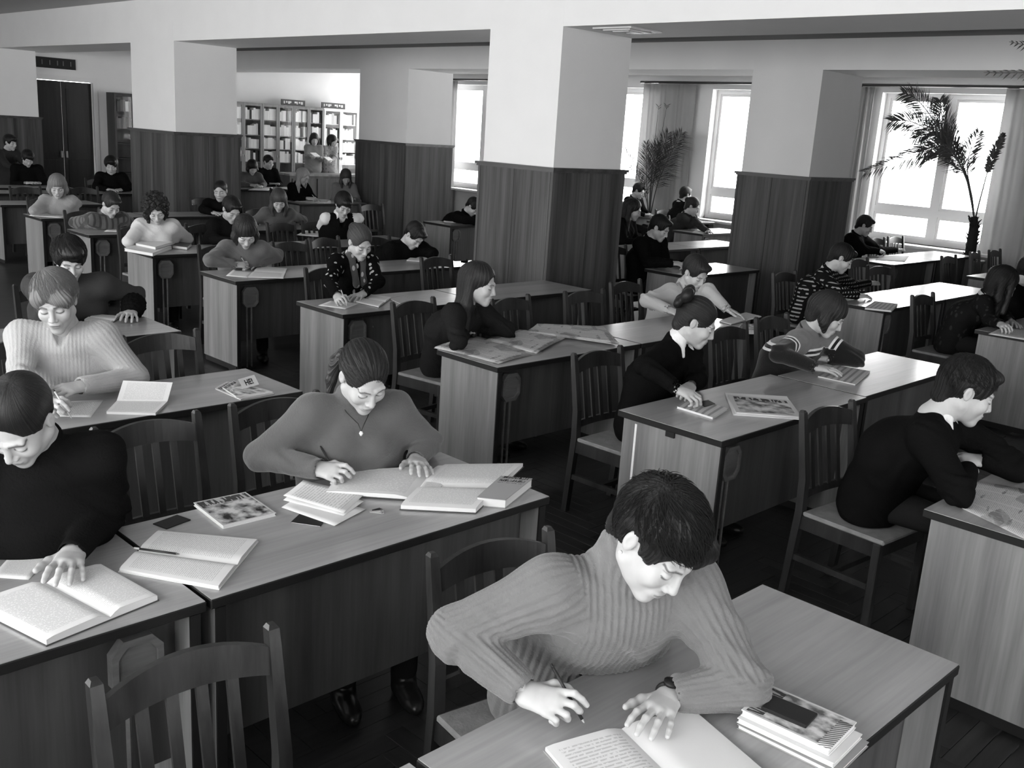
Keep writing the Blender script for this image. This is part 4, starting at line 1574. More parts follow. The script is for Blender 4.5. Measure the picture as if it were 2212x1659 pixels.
    def torso_shape(g):
        g.cap(P - UP * 0.03, Mb, 0.134 * b, 0.131 * b, 0.0, u=r, fl=0.68)
        g.cap(Mb, N - UP * 0.1, 0.128 * b, 0.1 * b, 0.05, u=r, fl=0.67)
        for s in (1, -1):
            if not male:
                g.ell(Mb * 0.6 + N * 0.4 + f * 0.085 + r * s * 0.07 - UP * 0.035, (0.058, 0.058, 0.06), 0.06)
            g.cap(N - UP * 0.045, (SR if s > 0 else SL), 0.05 * b, 0.058 * b, 0.05)

    def sleeve_shape(g, k0=0.06):
        for S, E, W in ((SR, ER, WR), (SL, EL, WL)):
            g.cap(S, E, 0.063 * b, 0.052 * b, k0)
            g.cap(E, W + unit(W - E) * (0.002 - cuff_back), 0.052 * b, 0.039 * b, 0.02)
            g.cap(W - unit(W - E) * (0.02 + cuff_back), W + unit(W - E) * 0.08, 0.033, 0.038, 0.004, True)

    allp = [P, N, ER, EL, WR, WL, SR, SL]
    lo, hi = np.minimum.reduce(allp) - 0.17, np.maximum.reduce(allp) + 0.17
    g = SDF(lo, hi, h2)
    if vest is None:
        torso_shape(g)
    sleeve_shape(g)
    if vest is not None:
        for s in (1, -1):
            g.cap(N - UP * 0.045, (SR if s > 0 else SL), 0.05 * b, 0.056 * b, 0.03)
    nt_ = A - N
    if collar == 'turtle':
        g.cap(N - UP * 0.02, N + nt_ * 0.75, 0.088, 0.074, 0.03)
    elif collar == 'v':
        g.cap(N + f * 0.03 + UP * 0.04, N + f * 0.135 - UP * 0.1, 0.055, 0.004, 0.006, True)
        g.cap(N - f * 0.02 - UP * 0.01, N + nt_ * 0.7, 0.0625, 0.066, 0.006, True)
    else:
        g.cap(N - UP * 0.03 - f * 0.01, N + nt_ * 0.12, 0.074, 0.068, 0.015)
    V, Q = g.mesh()
    V = smooth_np(V, Q, 1)
    nm = vnormals(V, Q)
    # soft creases, stronger near the elbows
    def near(E):
        return np.exp(-((V - E) ** 2).sum(1) / 0.011)
    wk = 0.0022 + 0.0045 * np.clip(near(ER) + near(EL), 0, 1)
    ph = V @ np.array([21.0, 17.0, 34.0]) + 1.7 * np.sin(V @ np.array([13.0, -19.0, 9.0]))
    gate = 0.5 + 0.5 * np.sin(V @ np.array([9.0, 14.0, 6.0]) + 1.1)
    V = V + nm * (wk * gate * (np.sin(ph * 1.7) + 0.6 * np.sin(ph * 0.8 + 2) + 0.5 * np.sin(ph * 3.1 + 1)))[:, None]
    # arm / torso split
    def seg(a, c):
        ab = c - a
        tt = np.clip(((V - a) @ ab) / (ab @ ab), 0, 1)
        return np.linalg.norm(V - a - tt[:, None] * ab, axis=1), tt
    dT = np.minimum(seg(P, Mb)[0], seg(Mb, N)[0]) - 0.06
    dU = [seg(SR, ER), seg(SL, EL)]
    dF = [seg(ER, WR), seg(EL, WL)]
    dA = np.minimum.reduce([dU[0][0], dU[1][0], dF[0][0], dF[1][0]])
    arm = dA < dT + 0.01
    if rib > 0:
        # knitted ribs run down the torso and along each sleeve
        lat = (V - N) @ r
        dep = (V - Mb) @ f
        ang = np.arctan2(lat, dep + 0.02)
        ribv = np.sin(lat * 2 * math.pi / 0.0165) * (~arm)
        for k, (S, E, W) in enumerate(((SR, ER, WR), (SL, EL, WL))):
            ax_u, ax_f = unit(E - S), unit(W - E)
            mine = arm & (np.minimum(dU[k][0], dF[k][0]) <= np.minimum(dU[1 - k][0], dF[1 - k][0]))
            isu = dU[k][0] < dF[k][0]
            pl = unit(np.cross(ax_u, ax_f))
            for seln, axx, org in ((mine & isu, ax_u, S), (mine & ~isu, ax_f, E)):
                q = V[seln] - org
                e2 = unit(np.cross(axx, pl))
                an_ = np.arctan2(q @ pl, q @ e2)
                ribv[seln] = np.sin(an_ * 22)
        fade = np.clip(np.minimum(np.linalg.norm(V - WR, axis=1), np.linalg.norm(V - WL, axis=1)) / 0.05 - 0.6, 0, 1)
        V = V + nm * (rib * ribv * fade)[:, None]
    if not stand:
        V = clear_desks(V, arm)
        V[:, 2] = np.where(~arm, np.maximum(V[:, 2], 0.453), V[:, 2])
    mt = get_cloth(v, kind, v2)
    top = mesh_np('sweater' if vest is None else 'shirt', V - base, Q, mt if vest is None else M['white_shirt'], body, True)
    if kind == 'bands':
        band = V[:, 2] - (Mb[2] * 0.45 + N[2] * 0.55 - 0.02)
        for k in range(2):
            sel = arm & (dU[k][0] < 0.09) & (dU[k][0] <= dU[1 - k][0])
            band[sel] = (0.42 - dU[k][1][sel]) * Lu
            self_ = arm & (dF[k][0] < dU[k][0]) & (dF[k][0] <= dF[1 - k][0])
            band[self_] = -0.09
        set_attr(top, 'band', band)
    if kind == 'yoke':
        lat = ((V - N) @ r) / 0.042
        up_ = (V[:, 2] > Mb[2] - 0.02) & ~arm
        set_attr(top, 'lat', np.where(up_, lat - np.floor(lat), 0.2))
    if vest is not None:
        g = SDF(lo, hi, h2)
        bb = b
        b = b * 1.05
        torso_shape(g)
        b = bb
        for S in (SR, SL):
            g.cap(S - UP * 0.01, S + (S - N) * 0.5, 0.062, 0.08, 0.01, True)
        g.cap(N + f * 0.03, N + f * 0.11 - UP * 0.13, 0.066, 0.012, 0.008, True)
        V2, Q2 = g.mesh()
        V2 = clear_desks(V2)
        V2[:, 2] = np.maximum(V2[:, 2], 0.452)
        mesh_np('vest', V2 - base, Q2, get_cloth(vest), body, True)
    if collar == 'crew' and lod < 3:
        cN = N + nt_ * 0.2
        tax = unit(nt_)
        e1 = unit(np.cross(tax, r)); e2 = np.cross(tax, e1)
        rr = 0.0605 if not male else 0.068
        MB().tube([cN + rr * (math.cos(q) * e1 + math.sin(q) * e2) - base for q in np.linspace(0, 2 * math.pi, 33)], 0.0095, 8, False, 1.0).build('neckband', mt, body, True)
    if collar == 'shirt' or vest is not None:
        g = SDF(np.minimum(N, A) - 0.16, np.maximum(N, A) + 0.16, min(h2, 0.008))
        g.cap(N - UP * 0.02, N + nt_ * 0.42, 0.073, 0.064, 0.0)
        for s in (1, -1):
            a0 = N + f * 0.05 + r * s * 0.035 + UP * 0.02
            g.cap(a0, a0 + f * 0.035 + r * s * 0.028 - UP * 0.075, 0.022, 0.01, 0.012)
        g.cap(N + f * 0.085 + UP * 0.02, N + f * 0.12 - UP * 0.1, 0.022, 0.03, 0.005, True)
        V2, Q2 = g.mesh()
        mesh_np('collar', V2 - base, Q2, M['white_shirt'], body, True)
    if cuff is not None:
        for E, W, key in ((ER, WR, 'r'), (EL, WL, 'l')):
            d = unit(W - E)
            g = SDF(np.minimum(W, W - d * 0.1) - 0.13, np.maximum(W, W - d * 0.1) + 0.13, 0.008)
            g.cap(W - d * 0.1, W - d * 0.03, 0.078, 0.07, 0.0)
            V2, Q2 = g.mesh()
            n2 = vnormals(V2, Q2)
            V2 = V2 + n2 * (0.006 * np.sin(V2[:, 0] * 160) * np.sin(V2[:, 1] * 150) * np.sin(V2[:, 2] * 155))[:, None]
            mesh_np('fur_cuff', V2 - base, Q2, get_cloth(cuff), body, True)
    # ---- hair
    V2, Q2, st = hair_mesh(hair, h1, R.T @ np.array([0, 0, -1.0]))
    ho = mesh_np('hair', Hc + (V2 * hs) @ R.T - base, Q2, HAIR[hc], body, True)
    set_attr(ho, 'strand', st)
    info = dict(body=body, base=base, R=R, Hc=Hc, N=N, A=A, f=f, r=r, WR=WR, WL=WL, ER=ER, EL=EL, frames=frames, P=P, Mb=Mb, hs=hs, ht={'crop': 0.006, 'short': 0.014, 'pixie': 0.019, 'swept': 0.022, 'thick': 0.024, 'pony': 0.0095, 'bob': 0.017}.get(hair, 0.014))
    # the chair under this sitter moves with the hips
    if not stand:
        best = min(CHAIRS, key=lambda c_: (c_.location.x - P[0]) ** 2 + (c_.location.y - P[1]) ** 2)
        if math.hypot(best.location.x - P[0], best.location.y - P[1]) < 0.45 and not best.get('taken'):
            TAKEN.append(best.name)
            if sit is None and best.name not in TAKEN[:-1]:
                best.location.x = P[0]
                best.location.y = max(best.location.y, P[1] + 0.0)
    if pen and pose_r == 'write':
        W, Rh, k = frames['r']
        a, c = W + Rh @ (PEN_LOCAL[0] * k), W + Rh @ (PEN_LOCAL[1] * k)
        c = a + unit(c - a) * 0.145
        if a[2] < TOPZ + 0.003 + hz:
            dzp = TOPZ + 0.003 + hz - a[2]
            a[2] += dzp; c[2] += dzp * 0.3
        if pen_px is not None:
            a = at(pen_px[0][0], pen_px[0][1], z=TOPZ + 0.004 + hz)
            c = at(pen_px[1][0], pen_px[1][1], z=pen_px[2])
        pr = empty('pen', a)
        tag(pr, 'pen held by ' + ' '.join(label.split()[:12]), 'pen', 'pens in use')
        MB().tube([(0, 0, 0), (c - a) * 0.06], [0.0012, 0.0035], 8).build('pen_tip', M['metal'], pr, True)
        MB().tube([(c - a) * 0.06, (c - a) * 0.93], 0.0038, 8).build('pen_barrel', pen if not isinstance(pen, bool) else M['pen_pale'], pr, True)
        MB().tube([(c - a) * 0.93, (c - a)], [0.0038, 0.003], 8).build('pen_cap', M['dark'], pr, True)
    return info


M['pen_pale'] = plain('pale_pen_plastic', 0.5, 0.25)
M['pen_dark'] = plain('dark_pen_plastic', 0.03, 0.25)


def strands(info, count, length, rad, crown, bias, lift, zmin=0.0, mat=None, face=True, seed=1):
    """loose locks of hair lying over the hair mass"""
    rs = np.random.RandomState(seed)
    C0, rr = np.array([0, 0.019, 0.036]), np.array([0.0745, 0.0935, 0.083]) + info['ht']
    m = MB()
    done = 0
    while done < count:
        v = rs.normal(size=3)
        v /= np.linalg.norm(v)
        p = C0 + v * rr
        if p[2] < zmin or (p[1] < -0.055 and p[2] < 0.06) or (abs(p[0]) > 0.06 and p[2] < 0.02 and p[1] < 0.04):
            continue
        L = length * rs.uniform(0.6, 1.2)
        pts = [p * 1.0]
        lf = rs.uniform(0.2, 1.0) * lift
        wob = rs.normal(size=3) * 0.25
        ok = True
        for k in range(1, 6):
            q = pts[-1]
            nrm = unit((q - C0) / rr ** 2)
            d = unit(q - crown) + bias + wob
            d = unit(d - nrm * (d @ nrm))
            q = q + d * L / 5
            s = math.sqrt((((q - C0) / rr) ** 2).sum())
            q = C0 + (q - C0) / s * (1 + lf * k / 5 * 0.6)
            if abs(q[0]) > 0.055 and q[2] < 0.03 and -0.06 < q[1] < 0.05:
                break
            if face and q[1] < -0.05 and q[2] < 0.042:
                ok = k >= 4
                break
            pts.append(q)
        done += 1
        if len(pts) < 4:
            continue
        W = [info['Hc'] + info['R'] @ (q * info['hs']) - info['base'] for q in pts]
        n = len(W)
        m.tube(W, [rad * (0.5 if i == 0 else 1 - 0.85 * i / (n - 1)) for i in range(n)], 4, False)
    o = m.build('hair_strands', mat, info['body'], True)
    set_attr(o, 'strand', rs.uniform(0, 6, len(o.data.vertices)))
    return o

# ------------------------------------------------------------------ the readers
P1 = person('girl with short dark hair in a ribbed grey turtleneck writing at the front desk', at(1418, 1165, z=1.19), fy=-122, hy=-95, hp=40, hr=-8,
            wr=(1135, 1512), wl=(1447, 1503), er=(885, 1440), el=(1610, 1480), arm_k=0.97, hair='pixie', hc='black', v=0.15, collar='turtle', rib=0.0021, lod=0, hs=1.06,
            sit=(1.95, 1.62), pen=M['pen_dark'], big=1.16, hz=0.012, cuff_back=0.035, pen_px=((1262, 1562), (1190, 1434), 0.885),
            handdir_l=at(1362, 1620, z=.78) - at(1447, 1503, z=.78), handdir_r=at(1262, 1560, z=.78) - at(1135, 1512, z=.78))
P2 = person('girl with a ponytail and a pendant writing among large open books', at(785, 812, z=1.16), fy=-112, hy=-100, hp=38, hr=4,
            wr=(683, 1022), wl=(900, 990), er=(560, 985), el=(925, 955), hair='pony', hc='dark', v=0.1, lod=0, hs=1.05, hz=0.012, big=1.06,
            handdir_l=at(925, 1030, z=.78) - at(905, 985, z=.78), pen=M['pen_dark'], pen_px=((738, 1042), (692, 964), 0.885))
P3 = person('crop haired man in a black sweater pressing a thick open book', at(44, 905, z=1.2), fy=-112, hy=-142, hp=46, hr=-6,
            wr=(-190, 1230), wl=(158, 1192), el=(240, 1090), pose_r='flat', hair='crop', hc='black', male=True, v=0.008, lod=0, hs=1.06, hz=0.02, pen=False, handdir_l=at(118, 1290, z=.78) - at(158, 1192, z=.78))
P4 = person('fair haired young man in a pale V-neck jumper', at(120, 650, z=1.2), fy=-118, hy=-122, hp=22, hr=6,
            wr=(95, 880), wl=(180, 848), er=(-60, 820), el=(295, 815), hz=0.01, pose_l='rest', hair='swept', hc='fair', male=True, v=0.4, collar='v', lod=0, hs=1.06, rib=0.0009)
P5 = person('dark haired young man in a grey coat with black fur cuffs', at(150, 560, z=1.14), fy=-105, hy=-100, hp=26, hr=4,
            wr=(150, 705), wl=(285, 676), er=(20, 650), el=(330, 650), pose_r='flat', hair='thick', hc='black', male=True, v=0.045, lod=1, hs=1.06, big=1.1, cuff=0.006, pen=False)
P6 = person('long haired woman in a dark jacket reading newspapers', at(1035, 612, z=1.14), fy=-75, hy=-62, hp=14, hr=-2,
            wr=(1003, 722), wl=(1022, 705), er=(930, 760), pose_r='flat', hair='long', hc='dark', v=0.016, lod=1, hs=1.05, pen=False, collar='v', sit=(4.33, 4.93), hz=0.03)
P7 = person('girl with a big hair bow in a black jumper with white collar', at(1505, 695, z=1.14), fy=-80, hy=-58, hp=26, hr=0,
            wr=(1460, 862), wl=(1490, 845), er=(1385, 880), pose_r='rest', pose_l='rest', hair='bun', hc='dark', v=0.006, collar='shirt', lod=1, hs=1.05, pen=False, sit=(4.32, 3.22), hz=0.012)
P8 = person('woman in a two tone jumper with white stripes across the chest', at(1788, 678, z=1.1), fy=-88, hy=-66, hp=32, hr=-4,
            wr=(1758, 798), wl=(1790, 775), er=(1670, 800), el=(1850, 775), pose_r='flat', hair='bob', hc='dark', v=0.14, kind='bands', collar='crew', lod=1, hs=1.05, pen=False, hz=0.012)
P9 = person('stooping dark haired man in a black sweater over a newspaper', at(2088, 842, z=1.15), fy=-78, hy=-55, hp=22, hr=0,
            wr=(2085, 1035), wl=(2125, 1012), er=(2035, 1085), el=(2200, 1010), pose_r='rest', pose_l='rest', hair='short', hc='black', male=True, v=0.006, collar='shirt', lod=0, hs=1.1, big=1.08, pen=False, sit=(4.28, 1.83), hz=0.012)
P10 = person('woman in a pale jumper with a vertically striped yoke', at(1502, 588, z=1.09), fy=-105, hy=-98, hp=32, hr=4,
             wr=(1445, 680), wl=(1568, 680), er=(1362, 670), el=(1600, 690), pose_r='rest', pose_l='flat', hair='short', hc='dark', v=0.42, kind='yoke', v2=0.2, lod=1, hs=1.05, pen=False)
P11 = person('man in a black suit beside the big pillar', at(1425, 492, z=1.17), fy=-85, hy=-75, hp=28, hair='short', hc='black', male=True, v=0.006, lod=1, big=1.12, hs=1.06,
             wr=(1448, 575), wl=(1475, 570), pen=False, pose_r='rest')
P12 = person('woman in a black cardigan with leaf pattern and scarf', at(777, 522, z=1.17), fy=-95, hy=-92, hp=32, hr=6, wr=(728, 648), wl=(785, 638), er=(665, 640), el=(840, 630),
             hair='bun', hc='brown', v=0.006, kind='leaf', v2=0.4, lod=1, hs=1.05)
P13 = person('man in black bending low over his notebook beside the pillar', at(895, 508, z=1.0), fy=-95, hy=-85, hp=48, hr=-5, wr=(872, 550), wl=(915, 548), hair='short', hc='black', male=True,
             v=0.006, lod=2, big=1.08, hs=1.05, pose_r='write')
P14 = person('bob haired girl in a grey jumper writing', at(530, 500, z=1.1), fy=-112, hy=-108, hp=44, hr=4, wr=(508, 578), wl=(560, 572), er=(440, 578), el=(620, 560), hair='bob', hc='dark', v=0.13, lod=1, hs=1.08)
P15 = person('curly dark haired woman in a white jumper writing', at(337, 452, z=1.13), fy=-112, hy=-110, hp=34, hr=8, wr=(305, 524), wl=(375, 520), er=(245, 530), el=(405, 515), hair='curly', hc='black', v=0.6, lod=1, hs=1.05)
P16 = person('young man in a striped shirt bending over his desk', at(240, 441, z=1.04), fy=-85, hy=-85, hp=36, wr=(225, 487), wl=(262, 480), er=(160, 480), hair='short', hc='dark', male=True, v=0.12, kind='stripe', v2=0.05, lod=2, hs=1.05)
P17 = person('woman with a fair bob in a pale jumper', at(124, 402, z=1.11), fy=-118, hy=-112, hp=24, wr=(105, 458), wl=(150, 452), er=(52, 458), el=(190, 445), hair='bob', hc='fair', v=0.3, lod=2, hs=1.08)
P18 = person('dark haired man in black beside the panelled pillar far back', at(240, 357, z=1.16), fy=-110, hy=-115, hp=18, hair='thick', hc='black', male=True, v=0.006, lod=2, hs=1.08, pose_r='flat', pen=False)
P19 = person('man in a dark jacket looking down near the dark door', at(22, 308, Y=18.3), fy=-70, hy=-62, hp=12, hair='thick', hc='black', male=True, v=0.03, lod=3, stand=True, pose_r='rest', pose_l='rest', pen=False,
             wr=(6.0, 17.75, 0.95), wl=(6.25, 17.8, 0.95))
P20 = person('dark haired person bowed over papers near the dark door', at(60, 342, z=1.17), fy=-100, hy=-95, hp=34, hair='thick', hc='black', male=True, v=0.006, lod=3, pose_r='flat', pen=False)
P21 = person('bearded man in black against the pillar panelling', at(476, 412, z=1.07), fy=-125, hy=-130, hp=14, hair='crop', hc='black', male=True, v=0.006, lod=2, hs=1.08, pose_r='flat', pen=False)
P22 = person('dark haired reader partly hidden behind the bob haired girl', at(500, 452, z=1.12), fy=-95, hy=-92, hp=34, hair='short', hc='black', v=0.01, lod=2, hs=1.05)
P23 = person('woman with loose shoulder length hair in a grey jumper', at(602, 432, z=1.08), fy=-115, hy=-115, hp=34, wr=(580, 478), wl=(630, 475), er=(535, 480), el=(655, 475), hair='shoulder', hc='brown', v=0.09, lod=2, hs=1.05)
P24 = person('man in a dark vest with white shirt sleeves writing', at(742, 442, z=1.15), fy=-108, hy=-105, hp=34, wr=(705, 497), wl=(770, 492), er=(640, 500), el=(785, 480), hair='thick', hc='black', male=True, v=0.7, vest=0.006, lod=2, hs=1.05)
P25 = person('woman in a grey dress reading before the bookcases', at(545, 361, z=1.13), fy=-105, hy=-100, hp=36, hair='bob', hc='black', v=0.08, lod=3, hs=1.05, pen=False)
P26 = person('smiling man in a black T-shirt before the bookcases', at(580, 350, z=1.2), fy=-95, hy=-85, hp=12, hair='short', hc='black', male=True, v=0.006, lod=3, hs=1.05, pen=False, pose_r='flat')
P27 = person('blonde woman in black seen from the side', at(655, 381, z=1.15), fy=-80, hy=-70, hp=30, hair='long', hc='blonde', v=0.006, lod=3, hs=1.05)
P28 = person('person with head in hand half hidden by the second pillar', at(747, 382, z=1.15), fy=-110, hy=-110, hp=34, hair='shoulder', hc='brown', v=0.2, lod=3, hs=1.0, pen=False)
P29 = person('standing woman with bobbed hair reading a book by the bookcases', at(679, 301, Y=19.55), fy=-115, hy=-115, hp=14, hair='bob', hc='dark', v=0.25, lod=3, stand=True, hs=1.08, pen=False, pose_r='rest', pose_l='rest',
             wr=at(672, 338, Y=19.35), wl=at(688, 338, Y=19.35), er=at(662, 336, Y=19.6), el=at(697, 336, Y=19.6))
P30 = person('standing person in a patterned blouse by the bookcases', at(718, 304, Y=19.6), fy=-95, hy=-60, hp=14, hair='bob', hc='black', v=0.3, kind='leaf', v2=0.12, lod=3, stand=True, hs=1.05, pen=False, pose_r='rest', pose_l='rest',
             wr=at(703, 346, Y=19.4), wl=at(714, 348, Y=19.4), er=at(702, 336, Y=19.6), el=at(742, 340, Y=19.6))
P31 = person('person in black bowed low and half hidden by the big pillar', at(1022, 446, z=1.0), fy=-85, hy=-75, hp=48, hair='short', hc='black', male=True, v=0.006, lod=2, big=1.1, pen=False, pose_r='flat')
P32 = person('girl with long black hair half hidden by the big pillar', at(1367, 452, z=1.18), fy=-78, hy=-58, hp=22, hair='long', hc='black', v=0.006, lod=2, hs=1.1, pen=False, pose_r='flat')
P33 = person('dark haired man in black sitting beside the small palm', at(1380, 412, z=1.19), fy=-85, hy=-75, hp=24, hair='short', hc='black', male=True, v=0.01, lod=2, hs=1.05, pen=False, pose_r='flat')
P34 = person('man with dark cropped hair and back half turned by the curtain', at(1481, 420, z=1.2), fy=-30, hy=-15, hp=10, hair='short', hc='black', male=True, v=0.008, lod=2, hs=1.05, pen=False, pose_r='rest', pose_l='rest')
P35 = person('woman resting her chin and holding a pen by the window', at(1496, 446, z=1.11), fy=-85, hy=-66, hp=24, wr=(1510, 490), wl=(1530, 500), hair='bun', hc='dark', v=0.03, lod=2, hs=1.1)
P36 = person('man in black writing beneath the big palm window', at(1868, 487, z=1.16), fy=-85, hy=-66, hp=24, wr=(1895, 548), wl=(1935, 540), hair='short', hc='black', male=True, v=0.006, lod=2, hs=1.02, big=1.06, pose_r='rest', pen=False)
P37 = person('man in a dark plaid shirt reading beside the pillar', at(1818, 557, z=1.11), fy=-80, hy=-58, hp=30, wr=(1850, 640), wl=(1875, 612), er=(1800, 650), hair='short', hc='black', male=True, v=0.01, kind='plaid', v2=0.35, lod=1, hs=1.05, pose_r='flat', pen=False)
P38 = person('girl with very long dark hair bent over papers', at(2166, 612, z=1.09), fy=-78, hy=-56, hp=34, wr=(2160, 708), wl=(2185, 695), hair='longside', hc='black', v=0.012, kind='leaf', v2=0.03, lod=1, hs=1.12, pose_r='rest', pen=False)
P39 = person('dark haired person at the frame edge beyond the very long haired girl', at(2226, 588, Y=3.05), fy=-85, hy=-75, hp=28, hair='thick', hc='black', male=True, v=0.006, lod=2, hs=1.05, pen=False, pose_r='flat')
strands(P1, 1500, 0.085, 0.0017, np.array([-0.03, 0.06, 0.115]), np.array([0.35, -0.3, 0.0]), 0.16, -0.01, HAIR['black'])
strands(P2, 700, 0.1, 0.0012, np.array([0.0, -0.12, 0.06]), np.array([0.0, 0.5, -0.2]), 0.015, 0.0, HAIR['dark'], seed=2)
strands(P4, 1100, 0.1, 0.0016, np.array([-0.03, 0.04, 0.12]), np.array([0.2, -0.3, 0.0]), 0.06, 0.0, HAIR['fair'], seed=3)
strands(P9, 900, 0.05, 0.0014, np.array([0.0, 0.06, 0.115]), np.array([0.1, -0.5, 0.1]), 0.09, 0.0, HAIR['black'], seed=4)
strands(P5, 600, 0.07, 0.0018, np.array([0.0, 0.06, 0.115]), np.array([0.2, -0.4, 0.0]), 0.08, 0.0, HAIR['black'], seed=5)

# ------------------------------------------------------------------ paper goods
def uv_mat(name, build):
    m, n, L, b = nt(name)
    tc = n.new('ShaderNodeTexCoord')
    sp = n.new('ShaderNodeSeparateXYZ')
    L.new(tc.outputs['UV'], sp.inputs[0])
    def math_(op, a, b_=None, c=None):
        q = n.new('ShaderNodeMath'); q.operation = op
        for i, vv in enumerate((a, b_, c)):
            if vv is None:
                continue
            if isinstance(vv, (int, float)):
                q.inputs[i].default_value = vv
            else:
                L.new(vv, q.inputs[i])
        return q.outputs[0]
    def noise(sx, sy, det=2, off=0.0):
        mp = n.new('ShaderNodeMapping'); mp.inputs['Scale'].default_value = (sx, sy, 1); mp.inputs['Location'].default_value = (off, off * 1.7, 0)
        L.new(tc.outputs['UV'], mp.inputs[0])
        no = n.new('ShaderNodeTexNoise'); no.inputs['Scale'].default_value = 1.0; no.inputs['Detail'].default_value = det
        L.new(mp.outputs[0], no.inputs['Vector'])
        return no.outputs['Fac']
    col = build(sp.outputs['X'], sp.outputs['Y'], math_, noise)
    L.new(col, b.inputs['Base Color'])
    b.inputs['Roughness'].default_value = 0.7
    b.inputs['Specular IOR Level'].default_value = 0.2
    return m


def text_page(lines=46, paper=0.72, ink=0.5, hand=False):
    def f(u, v, m, no):
        fr = m('FRACT', m('MULTIPLY', v, lines))
        ln = m('GREATER_THAN', fr, 0.55)
        words = m('GREATER_THAN', no(38 if not hand else 26, lines, 3), 0.44)
        box = m('MULTIPLY', m('MULTIPLY', m('GREATER_THAN', u, 0.1), m('LESS_THAN', u, 0.9)), m('MULTIPLY', m('GREATER_THAN', v, 0.08), m('LESS_THAN', v, 0.93)))
        k = m('MULTIPLY', m('MULTIPLY', ln, words), box)
        return m('MULTIPLY_ADD', k, -(paper - ink), paper)
    return f


def news(u, v, m, no):
    cu = m('FRACT', m('MULTIPLY', u, 4.0))
    lines = m('GREATER_THAN', m('FRACT', m('MULTIPLY', v, 60.0)), 0.5)
    incol = m('MULTIPLY', m('GREATER_THAN', cu, 0.06), m('LESS_THAN', cu, 0.94))
    words = m('GREATER_THAN', no(60, 60, 2), 0.42)
    txt = m('MULTIPLY', m('MULTIPLY', lines, incol), words)
    pic = m('GREATER_THAN', no(3.1, 3.7, 0, 3.3), 0.6)
    head = m('MULTIPLY', m('GREATER_THAN', no(2.2, 9, 0, 7.1), 0.63), m('GREATER_THAN', no(40, 9, 1, 2.0), 0.45))
    k = m('MAXIMUM', m('MULTIPLY', txt, 0.42), m('MAXIMUM', m('MULTIPLY', pic, m('MULTIPLY_ADD', no(22, 22, 3), 0.7, 0.15)), m('MULTIPLY', head, 0.75)))
    return m('MULTIPLY_ADD', k, -0.42, 0.52)


def photo_cover(seed, lo=0.03, hi=0.5, border=0.05, bc=0.6):
    def f(u, v, m, no):
        a = no(5, 5, 5, seed)
        t = m('MULTIPLY', m('MAXIMUM', m('SUBTRACT', a, 0.36), 0.0), 4.0)
        c = m('MULTIPLY_ADD', m('MINIMUM', t, 1.0), hi - lo, lo)
        band = m('GREATER_THAN', v, 0.78)
        tit = m('GREATER_THAN', no(16, 3, 1, seed + 2), 0.52)
        c2 = m('ADD', m('MULTIPLY', c, m('SUBTRACT', 1.0, band)), m('MULTIPLY', band, m('MULTIPLY_ADD', tit, 0.35, 0.05)))
        ins = m('MULTIPLY', m('MULTIPLY', m('GREATER_THAN', u, border), m('LESS_THAN', u, 1 - border)), m('MULTIPLY', m('GREATER_THAN', v, border), m('LESS_THAN', v, 1 - border)))
        return m('ADD', m('MULTIPLY', c2, ins), m('MULTIPLY', m('SUBTRACT', 1.0, ins), bc))
    return f


def title_cover(base, ink, rows=2):
    def f(u, v, m, no):
        fr = m('FRACT', m('MULTIPLY', v, 7.0))
        ln = m('MULTIPLY', m('GREATER_THAN', fr, 0.35), m('GREATER_THAN', v, 0.7))
        le = m('GREATER_THAN', no(30, 7, 1, 1.5), 0.47)
        k = m('MULTIPLY', m('MULTIPLY', ln, le), m('MULTIPLY', m('GREATER_THAN', u, 0.1), m('LESS_THAN', u, 0.9)))
        return m('MULTIPLY_ADD', k, ink - base, base)
    return f


M['page'] = uv_mat('printed_page', text_page())
M['page2'] = uv_mat('dense_printed_page', text_page(52, 0.7, 0.5))
M['handpage'] = uv_mat('handwritten_page', text_page(22, 0.72, 0.52, True))
M['news'] = uv_mat('newspaper_print', news)
M['mag1'] = uv_mat('magazine_cover_dark', photo_cover(1.3, 0.02, 0.55, 0.03, 0.5))
M['mag2'] = uv_mat('magazine_cover_grey', photo_cover(4.7, 0.08, 0.6, 0.07, 0.55))
M['mag3'] = uv_mat('magazine_cover_pale', photo_cover(8.2, 0.12, 0.65, 0.04, 0.6))
M['title'] = uv_mat('book_cover_with_title', title_cover(0.35, 0.02))
M['lined'] = uv_mat('striped_notebook_cover', lambda u, v, m, no: m('MULTIPLY_ADD', m('GREATER_THAN', m('FRACT', m('MULTIPLY', v, 6.0)), 0.6), -0.22, 0.5))
M['diag'] = uv_mat('diagonal_striped_card', lambda u, v, m, no: m('MULTIPLY_ADD', m('GREATER_THAN', m('FRACT', m('MULTIPLY', m('ADD', u, m('MULTIPLY', v, 0.15)), 14.0)), 0.5), -0.5, 0.6))
M['paper'] = plain('blank_paper', 0.72, 0.7, 0.2)
M['blankpage'] = plain('page_block', 0.66, 0.8, 0.2)
M['cover'] = plain('book_board_dark', 0.06, 0.5)
M['coverg'] = plain('book_board_grey', 0.3, 0.5)


def quad_px(pts, z):
    return [at(p[0], p[1], z=z) for p in pts]


def bil(q, u, v):
    return (q[0] * (1 - u) + q[1] * u) * (1 - v) + (q[3] * (1 - u) + q[2] * u) * v


